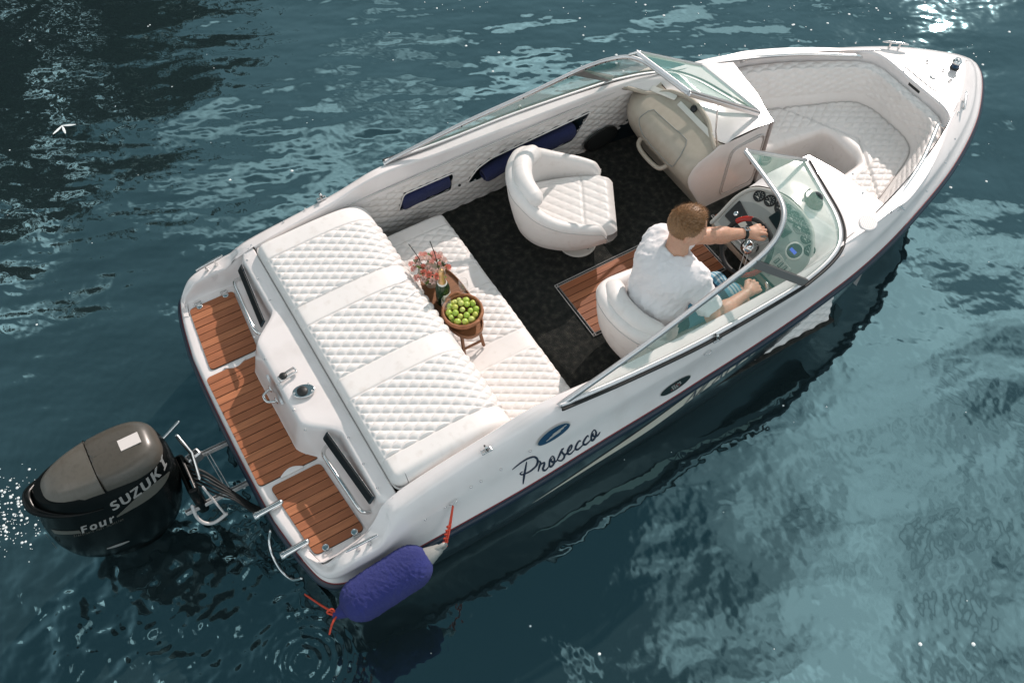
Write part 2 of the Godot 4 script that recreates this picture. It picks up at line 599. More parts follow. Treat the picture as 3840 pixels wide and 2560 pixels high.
const T_SY := [[.12, .478], [.2, .49], [.3, .56], [.4, .592], [.52, .61], [.58, .645], [.64, .715], [.70, .745], [1.3, .83], [1.65, .905], [2.0, .875], [2.65, .85], [3.4, .83], [4.0, .80], [4.6, .765], [5.2, .745], [5.82, .725]]
const T_TOP := [[.12, .4868], [.2, .494], [.3, .57], [.4, .60], [.52, .618], [.58, .652], [.64, .722], [.70, .756], [1.3, .868], [1.65, .922], [2.0, .885], [2.65, .858], [3.4, .835], [4.0, .812], [4.6, .778], [5.2, .758], [5.82, .738]]

func deck_row(o: Vector2, nrm: Vector2, inn: Vector2, sz: float) -> Array:
	var x := o.x
	var yr := tab(T_YR, x)
	var ci := tab(T_CI, x); var cy := tab(T_CY, x)
	var si := tab(T_SI, x); var sy := tab(T_SY, x); var top := tab(T_TOP, x)
	var prof := [[0.0, yr], [.006, yr + .02]]
	var y0 := yr + .02
	for k in range(1, 6):
		var t := k / 5.0
		prof.append([.006 + (ci - .006) * t + .03 * t * (1 - t), y0 + (cy - y0) * t])
	prof.append([ci + (si - ci) * .12, cy + (sy - cy) * .22])
	prof.append([ci + (si - ci) * .45, cy + (sy - cy) * .60])
	prof.append([ci + (si - ci) * .82, cy + (sy - cy) * .92])
	prof.append([si + .012, sy + (top - sy) * .45])
	prof.append([si + .035, sy + (top - sy) * .75])
	var row := []
	for p in prof:
		var q: Vector2 = o + nrm * p[0]
		row.append(Vector3(q.x, p[1], q.y * sz))
	var q1: Vector2 = o + nrm * (si + .035)
	for k in range(1, 6):
		var t := k / 5.0
		var q := q1.lerp(inn, t)
		row.append(Vector3(q.x, lerpf(sy + (top - sy) * .75, top, sqrt(t)), q.y * sz))
	return row

func outline(n: int) -> Array:              # starboard: [outer, inward normal, inner]
	var o := spline(OUT, n)
	var i := spline(INN, n)
	var out := []
	for k in n + 1:
		var a: Vector2 = o[maxi(k - 1, 0)]; var c: Vector2 = o[mini(k + 1, n)]
		var d := (c - a).normalized()
		var nn := Vector2(d.y, -d.x)
		if k == n: nn = Vector2(-1, 0)
		if nn.dot(i[k] - o[k]) < 0: nn = -nn
		out.append([o[k], nn, i[k]])
	return out

func zr_at(x: float) -> float:
	for k in range(OUT.size() - 1):
		if x <= OUT[k + 1].x or k == OUT.size() - 2:
			var t := clampf((x - OUT[k].x) / maxf(OUT[k + 1].x - OUT[k].x, 1e-5), 0, 1)
			return lerpf(OUT[k].y, OUT[k + 1].y, t)
	return 0.0

func side_pt(x: float, t: float, off := 0.002) -> Vector3:   # a point on the starboard topside between the rub rail (0) and its crease (1)
	var yr := tab(T_YR, x) + .02
	var z := zr_at(x) - (.006 + (tab(T_CI, x) - .006) * t + .03 * t * (1 - t))
	if t > 1.0:
		var u := t - 1.0
		var ci := tab(T_CI, x); var si := tab(T_SI, x); var cy := tab(T_CY, x); var sy := tab(T_SY, x)
		return Vector3(x, cy + (sy - cy) * u * .95, zr_at(x) - (ci + (si - ci) * (u * u * .75 + u * .15)) + off * 1.5)
	return Vector3(x, yr + (tab(T_CY, x) - yr) * t, z + off)

func make_boat() -> Node3D:
	var boat := thing("motorboat", "white open bowrider motorboat with quilted seats, a windscreen and a dark navy hull", "motorboat", Vector3.ZERO)
	make_hull(boat)
	make_deck(boat)
	make_stern(boat)
	make_cockpit(boat)
	make_pads(boat)
	make_bow(boat)
	make_consoles(boat)
	make_windscreen(boat)
	make_chairs(boat)
	make_fittings(boat)
	return boat

func make_hull(boat: Node3D) -> void:
	var b := MB.new()
	var o := outline(150)
	var rail := MB.new()
	var pin := MB.new()
	var rows := []; var rrows := []; var prow := []
	var seq := []
	for k in o.size(): seq.append([o[k], 1.0])
	for k in range(o.size() - 2, -1, -1): seq.append([o[k], -1.0])
	for e in seq:
		var p: Vector2 = e[0][0]; var n: Vector2 = e[0][1]
		var yr := tab(T_YR, p.x)
		var bow := sstep(3.6, 5.8, p.x)
		var row := []
		var sides := [[.0, yr - .002], [.012, yr - .05], [.022, yr - .12], [.032 + .10 * bow, yr - .28], [.062 + .28 * bow, yr - .48], [.10 + .45 * bow, WATER - .02], [.32 + .6 * bow, WATER - .16], [.9, WATER - .33]]
		for s in sides:
			var q: Vector2 = p + n * s[0]
			row.append(Vector3(q.x, s[1], q.y * e[1]))
		rows.append(row)
		var rr := []
		for a in [[.004, .012], [-.010, .010], [-.020, .0], [-.022, -.014], [-.016, -.024], [-.009, -.030], [-.013, -.037], [-.014, -.047], [-.008, -.056], [.012, -.06]]:
			var q: Vector2 = p + n * a[0]
			rr.append(Vector3(q.x, yr + a[1] - .004, q.y * e[1]))
		rrows.append(rr)
		var pp := []
		for a in [[.010, .0125], [-.0005, .0128], [-.002, .011], [-.002, .0085], [.010, .008]]:
			var q: Vector2 = p + n * a[0]
			pp.append(Vector3(q.x, yr + a[1], q.y * e[1]))
		prow.append(pp)
	b.grid(rows)
	# transom below the swim platform
	var tr := []
	for k in 9:
		var z := lerpf(.90, -.90, k / 8.0)
		tr.append([Vector3(stern_x(z), .423, z), Vector3(stern_x(z) + .015, .1, z), Vector3(stern_x(z) + .08, -.45, z)])
	b.grid(tr)
	var hull := put("hull", b, M.hull_navy, boat)
	# rub rail also across the stern
	for k in 9:
		var z := lerpf(-.88, .88, k / 8.0)
		var x := stern_x(z)
		var rr := []
		for a in [[.004, .012], [-.010, .010], [-.020, .0], [-.022, -.014], [-.016, -.024], [-.009, -.030], [-.013, -.037], [-.014, -.047], [-.008, -.056], [.012, -.06]]:
			rr.append(Vector3(x + a[0], .421 + a[1], z))
		if k > 0 and k < 8: rrows.append(rr)
		var pp := []
		for a in [[.010, .0125], [-.0005, .0128], [-.002, .011], [-.002, .0085], [.010, .008]]:
			pp.append(Vector3(x + a[0], .425 + a[1], z))
		if k > 0 and k < 8: prow.append(pp)
	rrows.append(rrows[0]); prow.append(prow[0])
	rail.grid(rrows); pin.grid(prow)
	put("rub_rail", rail, M.rub_navy, boat)
	put("pinstripe", pin, M.stripe_red, boat)
	# cream wedge and slanted lettering below the rail
	var st := MB.new()
	var srows := []
	for k in 41:
		var x := lerpf(1.45, 3.45, k / 40.0)
		var lo := tab([[1.45, .135], [2.18, .165], [2.67, .28], [3.2, .40], [3.75, .475]], x)
		var hi := tab([[1.45, .137], [2.14, .265], [2.67, .385], [3.2, .445], [3.75, .482]], x)
		srows.append([hull_pt(x, hi), hull_pt(x, (hi + lo) / 2), hull_pt(x, lo)])
	st.grid(srows)
	put("hull_stripe", st, M.stripe_cream, hull)
	var let := [[2.52, 0], [2.60, 1], [2.72, 0], [2.80, 2], [2.90, 3], [2.99, 0], [3.07, 4], [3.15, 3], [3.24, 2], [3.33, 4], [3.42, 3]]
	for e in let:
		var x0: float = e[0]
		var lb := MB.new()
		var strokes: Array = [[[0, 0, .06, 1], [.06, 1, .065, 0], [.03, .4, .065, .4]], [[0, 0, .05, 1], [.03, 0, .08, 1]], [[0, 1, .07, 1], [.04, 1, .02, 0]], [[0, 1, .0, 0], [0, 0, .06, 1]], [[.05, 1, 0, 0], [0, 0, .05, .05]]][e[1]]
		for s in strokes:
			var rowa := []; var rowb := []
			for k in 5:
				var t := k / 4.0
				var x := x0 + lerpf(s[0], s[2], t) + .02
				var f := lerpf(s[1], s[3], t)
				var lo := tab([[1.45, .135], [2.18, .165], [2.67, .28], [3.2, .40], [3.75, .475]], x)
				var hi := tab([[1.45, .137], [2.14, .265], [2.67, .385], [3.2, .445], [3.75, .482]], x)
				var y := lerpf(lo + .008, hi - .004, f)
				rowa.append(hull_pt(x - .006, y, .005)); rowb.append(hull_pt(x + .007, y, .005))
			lb.grid([rowa, rowb])
		put("hull_letter", lb, M.decal_navy, hull)

func hull_pt(x: float, y: float, off := .003) -> Vector3:
	var yr := tab(T_YR, x)
	var bow := sstep(3.6, 5.8, x)
	var d := tab([[-.002, 0.0], [.05, .012], [.12, .022], [.28, .032 + .10 * bow], [.48, .062 + .28 * bow], [.62, .10]], yr - y)
	return Vector3(x, y, zr_at(x) - d + off)

func make_deck(boat: Node3D) -> void:
	var b := MB.new()
	var o := outline(170)
	var rows := []
	for k in o.size(): rows.append(deck_row(o[k][0], o[k][1], o[k][2], 1.0))
	for k in range(o.size() - 2, -1, -1): rows.append(deck_row(o[k][0], o[k][1], o[k][2], -1.0))
	b.grid(rows, false, true)
	# inside of the coaming down to the quilted side lining, and the drop round the bow seats
	for sz in [1.0, -1.0]:
		var cr := []
		for k in o.size():
			var i: Vector2 = o[k][2]
			var x: float = o[k][0].x
			if i.x < .69 or i.x > 3.9: continue
			var t := tab(T_TOP, x)
			cr.append([Vector3(i.x, t, i.y * sz), Vector3(i.x, t - .006, (i.y - .006) * sz), Vector3(i.x, t - .02, (i.y - .009) * sz), Vector3(i.x, .68 if i.x < 1.4 else .74, (i.y - .008) * sz)])
		b.grid(cr, false, sz > 0)
	var br := []
	for e in [1.0, -1.0]:
		var ks := range(o.size()) if e > 0 else range(o.size() - 2, -1, -1)
		for k in ks:
			var i: Vector2 = o[k][2]
			if i.x < 4.15: continue
			var t := tab(T_TOP, o[k][0].x)
			var inn := (Vector2(4.6, 0) - i).normalized()
			var row := []
			for s in [[0.0, 0.0], [.008, -.005], [.014, -.02], [.02, -.08], [.024, -.15], [.03, -.30]]:
				var q: Vector2 = i + inn * s[0]
				row.append(Vector3(q.x, t + s[1], q.y * e))
			br.append(row)
	b.grid(br, false, true)
	# deck patches in front of and under the windscreen, one each side
	for sz in [1.0, -1.0]:
		var zin := .20 if sz > 0 else .152
		var fwd := spline([Vector2(4.20, .82), Vector2(4.19, .72), Vector2(4.165, .58), Vector2(4.14, .42), Vector2(4.10, .30), Vector2(4.06, zin)], 30)
		var aft := spline([Vector2(3.36, .925), Vector2(3.50, .865), Vector2(3.585, .80), Vector2(3.66, .70), Vector2(3.70, .52), Vector2(3.682, .37), Vector2(3.63, .245), Vector2(3.585, zin)], 30)
		var pr := []
		for k in 31:
			var row := []
			for j in 11:
				var t := j / 10.0
				var p: Vector2 = aft[k].lerp(fwd[k], t)
				var hood: float = .57 + (aft[k].x - 3.30) * .65 + .008
				hood = lerpf(hood, .825, sstep(.80, .93, aft[k].y))
				var y := lerpf(hood, .815, sstep(0, .35, t))
				y = lerpf(y, tab(T_TOP, p.x + .15), sstep(.6, 1, t))
				row.append(Vector3(p.x, y, p.y * sz))
			pr.append(row)
		b.grid(pr, false, sz > 0)
		# bulkhead below the patch, facing the bow seats
		var fr := []
		for k in 31:
			var p: Vector2 = fwd[k]
			var y := tab(T_TOP, p.x + .15)
			fr.append([Vector3(p.x, y, p.y * sz), Vector3(p.x + .006, y - .008, p.y * sz), Vector3(p.x + .008, y - .03, p.y * sz), Vector3(p.x + .01, .02, p.y * sz)])
		b.grid(fr, false, sz < 0)
	put("deck", b, M.gelcoat, boat)
	# boat name in script on the topside
	var P := [
		[[1.326, 0.993], [1.353, 1.056], [1.385, 1.095], [1.417, 1.091], [1.445, 1.035], [1.463, 0.938], [1.475, 0.773], [1.474, 0.631], [1.462, 0.52], [1.438, 0.464], [1.415, 0.449], [1.396, 0.462], [1.375, 0.497], [1.365, 0.563], [1.368, 0.61], [1.379, 0.607]],
		[[1.411, 0.94], [1.401, 0.704], [1.389, 0.493], [1.376, 0.277], [1.368, 0.13]],
		[[1.486, 0.639], [1.49, 0.538], [1.485, 0.468], [1.476, 0.353], [1.469, 0.264]],
		[[1.484, 0.428], [1.497, 0.476], [1.513, 0.445], [1.506, 0.339], [1.498, 0.267], [1.5, 0.186], [1.51, 0.148], [1.524, 0.168], [1.537, 0.211]],
		[[1.565, 0.518], [1.551, 0.465], [1.542, 0.326], [1.539, 0.214], [1.545, 0.16], [1.561, 0.174], [1.574, 0.287], [1.574, 0.434], [1.565, 0.518]],
		[[1.563, 0.417], [1.554, 0.388], [1.563, 0.265], [1.582, 0.235], [1.591, 0.244]],
		[[1.591, 0.253], [1.609, 0.382], [1.623, 0.499], [1.639, 0.545]],
		[[1.639, 0.545], [1.627, 0.548], [1.627, 0.42], [1.638, 0.272], [1.632, 0.174], [1.616, 0.142], [1.601, 0.187], [1.592, 0.272]],
		[[1.638, 0.254], [1.657, 0.285]],
		[[1.659, 0.317], [1.678, 0.312], [1.691, 0.407], [1.686, 0.491], [1.674, 0.452], [1.661, 0.331], [1.662, 0.226], [1.676, 0.178], [1.695, 0.209], [1.706, 0.241]],
		[[1.748, 0.406], [1.743, 0.453], [1.73, 0.431], [1.715, 0.321], [1.712, 0.228], [1.725, 0.176], [1.745, 0.192], [1.763, 0.229]],
		[[1.8, 0.402], [1.795, 0.46], [1.783, 0.421], [1.766, 0.318], [1.766, 0.219], [1.779, 0.175], [1.8, 0.201], [1.817, 0.239]],
		[[1.839, 0.528], [1.827, 0.488], [1.819, 0.352], [1.817, 0.22], [1.826, 0.169], [1.843, 0.23], [1.851, 0.359], [1.847, 0.477], [1.839, 0.528]],
		[[1.833, 0.404], [1.829, 0.337], [1.845, 0.252], [1.862, 0.244], [1.876, 0.302]]]
	var lb := MB.new()
	for s in P:
		var ctl := []
		for e in s: ctl.append(side_pt(e[0], e[1], .0015))
		var path := spline(ctl, maxi(6, s.size() * 5))
		var ra := []
		for k in path.size():
			var t := float(k) / (path.size() - 1)
			ra.append(.0034 + .0036 * sin(PI * t))
		tube(lb, path, ra, 6, true)
	put("boat_name", lb, M.decal_navy, boat)
	# oval badges
	var bd := MB.new()
	oval(bd, 1.586, 1.45, .105, .23, .002)
	var badge := put("badge", bd, M.badge_silver, boat)
	bd = MB.new(); oval(bd, 1.586, 1.45, .099, .20, .0035)
	put("badge_face", bd, M.badge_blue, badge)
	bd = MB.new()
	for k in 3:
		var x := 1.535 + .02 * k
		var ra := []; var rb := []
		for j in 7:
			var t := j / 6.0
			ra.append(side_pt(x + .09 * t, 1.38 + .045 * k + .05 * t, .0055)); rb.append(side_pt(x + .09 * t, 1.41 + .045 * k + .05 * t, .0055))
		bd.grid([ra, rb], false, true)
	put("badge_mark", bd, M.badge_silver, badge)
	bd = MB.new(); oval(bd, 2.40, .36, .112, .20, .002)
	var badge2 := put("badge", bd, M.badge_silver, boat)
	bd = MB.new(); oval(bd, 2.40, .36, .107, .18, .0035)
	put("badge_face", bd, M.badge_black, badge2)
	for r in 3:
		for k in 7:
			if absf(k - 3) > 3 - (1 if r != 1 else 1): continue
			bd = MB.new()
			var x := 2.352 + .014 * k + (.006 if r == 1 else 0.0)
			var t0 := .27 + .07 * r
			bd.quad(side_pt(x, t0, .0055), side_pt(x + .009, t0, .0055), side_pt(x + .009, t0 + .045, .0055), side_pt(x, t0 + .045, .0055))
			put("badge_mark", bd, M.badge_red if (k + r) % 4 == 1 else M.badge_silver, badge2)

func oval(b: MB, x: float, t: float, rx: float, rt: float, off: float) -> void:
	var rows := []
	for j in 5:
		var f := .02 + .98 * j / 4.0
		var row := []
		for k in 32:
			var a := TAU * k / 32
			row.append(side_pt(x + rx * f * cos(a), t + rt * f * sin(a) , off))
		rows.append(row)
	b.grid(rows, true)

# ---------------------------------------------------------------- swim platform and transom
func stern_x(z: float) -> float:
	var a := absf(z)
	if a < .6: return .125 - .012 * (1 - a * a / .36)
	return tab([[.6, .125], [.88, .168], [1.03, .212]], a)

func plank_panel(called: String, parent: Node3D, z0: float, z1: float, xa0: float, xa1: float, xf0: float, xf1: float, n: int, y: float, rad := .03) -> Node3D:
	# a teak panel between z0 and z1; its aft edge runs xa0..xa1, its forward edge xf0..xf1
	var h := holder(called, parent)
	var base := MB.new()
	var poly := rounded([Vector2(xa0, z0), Vector2(xf0, z0), Vector2(xf1, z1), Vector2(xa1, z1)], rad)
	slab(base, poly, Transform3D(Basis.IDENTITY, Vector3(0, y - .003, 0)), .006)
	put("caulk_bed", base, M.caulk, h)
	var gap := .0042
	for k in n:
		var a := z0 + (z1 - z0) * k / n
		var c := z0 + (z1 - z0) * (k + 1) / n
		var s := 1.0 if z1 > z0 else -1.0
		var za := a + s * (gap / 2 if k > 0 else .002); var zb := c - s * (gap / 2 if k < n - 1 else .002)
		var ta := (za - z0) / (z1 - z0); var tb := (zb - z0) / (z1 - z0)
		var p := [Vector2(lerpf(xa0, xa1, ta), za), Vector2(lerpf(xf0, xf1, ta), za), Vector2(lerpf(xf0, xf1, tb), zb), Vector2(lerpf(xa0, xa1, tb), zb)]
		var cut := rad * .62
		var pl := []
		for j in 4:
			var corner: bool = (k == 0 and j < 2) or (k == n - 1 and j > 1)
			if corner:
				var q: Vector2 = p[j]; var u: Vector2 = (p[(j + 3) % 4] - q); var w: Vector2 = (p[(j + 1) % 4] - q)
				var e0 := q + u.normalized() * minf(rad, u.length() * .8); var e1 := q + w.normalized() * minf(rad, w.length() * .8)
				for i in 5:
					var f := i / 4.0
					pl.append(e0.lerp(q, f).lerp(q.lerp(e1, f), f))
			else: pl.append(p[j])
		var b := MB.new()
		slab(b, pl, Transform3D(Basis.IDENTITY, Vector3(0, y + .0032, 0)), .0035 + .0008 * ((k * 7) % 3), .0012)
		put("plank", b, M["teak_%d" % ((k * 5 + int(absf(z0) * 10)) % 4)], h)
	return h

func make_stern(boat: Node3D) -> void:
	var b := MB.new()
	# platform floor
	var rows := []
	for k in 41:
		var z := lerpf(-.99, .99, k / 40.0)
		var x0 := stern_x(z)
		var row := []
		for s in [[0.004, .432], [.008, .462], [.016, .478], [.03, .4855], [.06, .4865]]: row.append(Vector3(x0 + s[0], s[1], z))
		row.append(Vector3(.62, .4865, z))
		rows.append(row)
	b.grid(rows)
	# inside walls of the two quarter decks
	for sz in [1.0, -1.0]:
		var wr := []
		for e in [[.195, .89, .89, .488], [.225, .95, .935, .508], [.255, .98, .953, .538], [.33, 1.0, .962, .583], [.45, .995, .962, .610], [.53, .978, .955, .625], [.585, .963, .93, .658], [.64, .952, .91, .718], [.70, .936, .90, .756]]:
			var row := []
			for s in [[0.0, 0.0], [.06, .05], [.2, .3], [.45, .7], [.75, .94], [1.0, 1.0], [1.6, 1.02]]:
				row.append(Vector3(e[0], lerpf(e[3] + .004, .487, minf(s[1], 1.0)) - (.012 if s[0] > 1.1 else 0.0), (lerpf(e[1], e[2], s[0]) + (.008 if s[0] == 0.0 else 0.0)) * sz))
			wr.append(row)
		b.grid(wr, false, sz < 0)
	# transom block with its bulge between the two boarding bays
	var tb := []
	for k in 101:
		var z := lerpf(-.965, .965, k / 100.0)
		var a := absf(z)
		var bay := sstep(.28, .475, a)
		var rim := sstep(.88, .965, a)
		var xb := lerpf(.402, .525, bay) + .09 * rim * rim
		var xt := lerpf(.475, .640, bay) + .02 * rim
		var row := []
		row.append(Vector3(xb - .012, .484, z))
		row.append(Vector3(xb, .490, z))
		row.append(Vector3(xb + .006, .505, z))
		for t in [.15, .3, .45, .6, .75, .88]:
			var y := lerpf(.505, .722, t)
			var belly := sin(PI * t) * lerpf(-.004, .012, bay)
			row.append(Vector3(lerpf(xb + .006, xt - .012, lerpf(t, pow(t, 1.1), bay)) + belly, y, z))
		row.append(Vector3(xt - .007, .730, z)); row.append(Vector3(xt + .006, .739, z)); row.append(Vector3(xt + .035, .744, z)); row.append(Vector3(.714, .752, z)); row.append(Vector3(.722, .752, z)); row.append(Vector3(.724, .66, z))
		for j in row.size(): row[j].y = lerpf(row[j].y, minf(row[j].y, tab(T_TOP, row[j].x) - .001), rim)
		tb.append(row)
	b.grid(tb)
	for sz in [1.0, -1.0]:
		var core := []
		for x in [.44, .52, .58, .64, .72]: core.append([Vector3(x, tab(T_TOP, x) - .012, .985 * sz), Vector3(x, .45, .985 * sz)])
		b.grid(core)
	put("transom", b, M.gelcoat, boat)
	# teak
	var sp := holder("swim_deck", boat)
	var pn: Array = []
	pn.append(plank_panel("port_hatch_planking", boat, -.912, -.432, .236, .188, .520, .482, 9, .4885))
	pn.append(plank_panel("centre_planking", boat, -.398, .402, .143, .138, .47, .50, 15, .4885))
	pn.append(plank_panel("starboard_hatch_planking", boat, .912, .432, .236, .188, .520, .482, 9, .4885))
	sp.queue_free()
	# crescent finger pulls between the panels
	for sz in [1.0, -1.0]:
		var fp := MB.new()
		var poly := []
		for k in 9: poly.append(Vector2(.262 + .13 * k / 8.0, (.405 - .026 * sin(PI * k / 8.0)) * sz))
		poly.append(Vector2(.392, .414 * sz)); poly.append(Vector2(.262, .414 * sz))
		slab(fp, poly, Transform3D(Basis.IDENTITY, Vector3(0, .488, 0)), .0125, .003)
		put("finger_pull", fp, M.gelcoat, boat)
		# hinges
		for x in [.30, .467]:
			var hb := MB.new()
			lathe(hb, [[.001, .0], [.019, .0], [.019, .004], [.016, .006], [.001, .0065]], 14, Vector3(x, .4945, .898 * sz))
			box(hb, Vector3(x, .4965, .925 * sz), Basis.IDENTITY, Vector3(.044, .010, .022), .003)
			put("hinge", hb, M.chrome, boat)
		# vents in the bays
		var vb := MB.new()
		slab(vb, rounded([Vector2(-.235, -.03), Vector2(.235, -.03), Vector2(.235, .03), Vector2(-.235, .03)], .012), vent_tf(sz), .006, .002)
		var vent := put("vent", vb, M.dark_vent, boat)
		for k in 5:
			var lb := MB.new()
			var tf := vent_tf(sz)
			var zz := -.021 + .0105 * k
			bar(lb, tf * Vector3(-.222, .0075, zz), tf * Vector3(.222, .0075, zz), .003, .004, tf.basis.y)
			put("louvre", lb, M.black_plastic, vent)
		# boarding grab rails
		var gb := MB.new()
		var ctl := [Vector3(.575, .60, .885 * sz), Vector3(.545, .615, .872 * sz), Vector3(.532, .625, .835 * sz), Vector3(.526, .63, .75 * sz), Vector3(.514, .632, .60 * sz), Vector3(.508, .63, .515 * sz), Vector3(.510, .622, .468 * sz), Vector3(.528, .612, .435 * sz), Vector3(.56, .60, .418 * sz)]
		tube(gb, spline(ctl, 40), .0115, 12)
		put("grab_rail", gb, M.chrome, boat)
	# boarding ladder stowed at the starboard stern: two tubes and a bow below
	var ladder := holder("boarding_ladder", boat)
	for z in [.555, .83]:
		var lb := MB.new()
		tube(lb, [Vector3(.065 + (z - .555) * .12, .507, z), Vector3(.20 + (z - .555) * .1, .510, z - .004)], .019, 14)
		put("tube", lb, M.chrome, ladder)
		lb = MB.new()
		lathe(lb, [[.022, -.003], [.022, .02], [.015, .022]], 14, Vector3(.068 + (z - .555) * .12, .507, z), Basis(Vector3.BACK, PI / 2))
		put("end_cap", lb, M.chrome, ladder)
	var rb := MB.new()
	tube(rb, spline([Vector3(.09, .36, .60), Vector3(.062, .30, .62), Vector3(.045, .25, .68), Vector3(.05, .24, .78), Vector3(.08, .27, .87), Vector3(.125, .34, .92)], 24), .009, 8)
	put("step", rb, M.chrome, ladder)
	# fuel filler, shore socket, latch and snaps on the transom
	var fb := MB.new()
	var ell := []
	for k in 28: ell.append(Vector2(.062 * cos(TAU * k / 28), .042 * sin(TAU * k / 28)))
	slab(fb, ell, Transform3D(Basis(Vector3.UP, -.25), Vector3(.567, .757, .14)), .010, .004)
	var filler := put("fuel_filler", fb, M.chrome, boat)
	fb = MB.new(); lathe(fb, [[.001, 0], [.030, 0], [.030, .006], [.02, .011], [.001, .013]], 20, Vector3(.560, .767, .14))
	put("cap", fb, M.black_plastic, filler)
	for p in [Vector2(.607, .115), Vector2(.604, .165), Vector2(.515, .13)]:
		fb = MB.new(); lathe(fb, [[.001, .007], [.006, .005], [.007, 0]], 8, Vector3(p.x, .766, p.y))
		put("screw", fb, M.chrome, filler)
	fb = MB.new(); box(fb, Vector3(.533, .767, .002), Basis(Vector3.UP, .15), Vector3(.11, .020, .042), .006)
	var sock := put("deck_socket", fb, M.chrome, boat)
	fb = MB.new(); lathe(fb, [[.001, 0], [.022, 0], [.022, .007], [.014, .011], [.001, .012]], 18, Vector3(.508, .776, .006))
	put("cap", fb, M.black_plastic, sock)
	fb = MB.new()
	tube(fb, spline([Vector3(.412, .65, -.035), Vector3(.378, .652, -.02), Vector3(.372, .65, .005), Vector3(.378, .648, .03), Vector3(.412, .645, .045)], 14), .008, 8)
	var latch := put("tow_eye", fb, M.chrome, boat)
	for z in [-.038, .048]:
		fb = MB.new(); lathe(fb, [[.02, 0], [.02, .006], [.001, .008]], 12, Vector3(.426, .65, z), Basis(Vector3.BACK, PI / 2))
		put("plate", fb, M.chrome, latch)
	for z in [-.33, -.16, .03, .22, .36]:
		snap(boat, Vector3(.468 + .02 * absf(z), .757, z))
	for sz in [1.0, -1.0]:
		for z in [.52, .70, .86]: snap(boat, Vector3(.652, .760, z * sz))
	# engraved emblem strip on the bulge
	fb = MB.new()
	var er := []
	for k in 13:
		var t := k / 12.0
		var w := .018 * sin(PI * t)
		er.append([Vector3(.4465 - .0 * t, .70 + w, lerpf(-.10, .12, t)), Vector3(.4345, .70 - w, lerpf(-.10, .12, t))])
	fb.grid(er)
	put("stern_emblem", fb, M.brushed_metal, boat)

func vent_tf(sz: float) -> Transform3D:
	var xa := Vector3(.045, -.012, .457 * sz).normalized()
	var nrm := Vector3(-.82, .57, .0)
	nrm = (nrm - xa * nrm.dot(xa)).normalized()
	return Transform3D(Basis(xa, nrm, xa.cross(nrm)), Vector3(.582, .705, .650 * sz))

func snap(parent: Node3D, at: Vector3, nrm := Vector3.UP) -> void:
	var b := MB.new()
	var bs := Basis.IDENTITY
	if nrm != Vector3.UP:
		var s := nrm.cross(Vector3.RIGHT).normalized()
		bs = Basis(s.cross(nrm).normalized(), nrm, s)
	lathe(b, [[.007, -.002], [.0065, .002], [.004, .003], [.004, .006], [.0025, .0075], [.0005, .008]], 10, at, bs)
	put("snap", b, M.chrome, parent)

# ---------------------------------------------------------------- cockpit floor, side linings and pockets
func wall_z(y: float) -> float:             # half width of the cockpit lining at height y
	return tab([[FLOOR, 1.015], [.4, .985], [.79, .935]], y)

func in_poly(p: Vector2, poly: Array) -> bool:
	return Geometry2D.is_point_in_polygon(p, PackedVector2Array(poly))

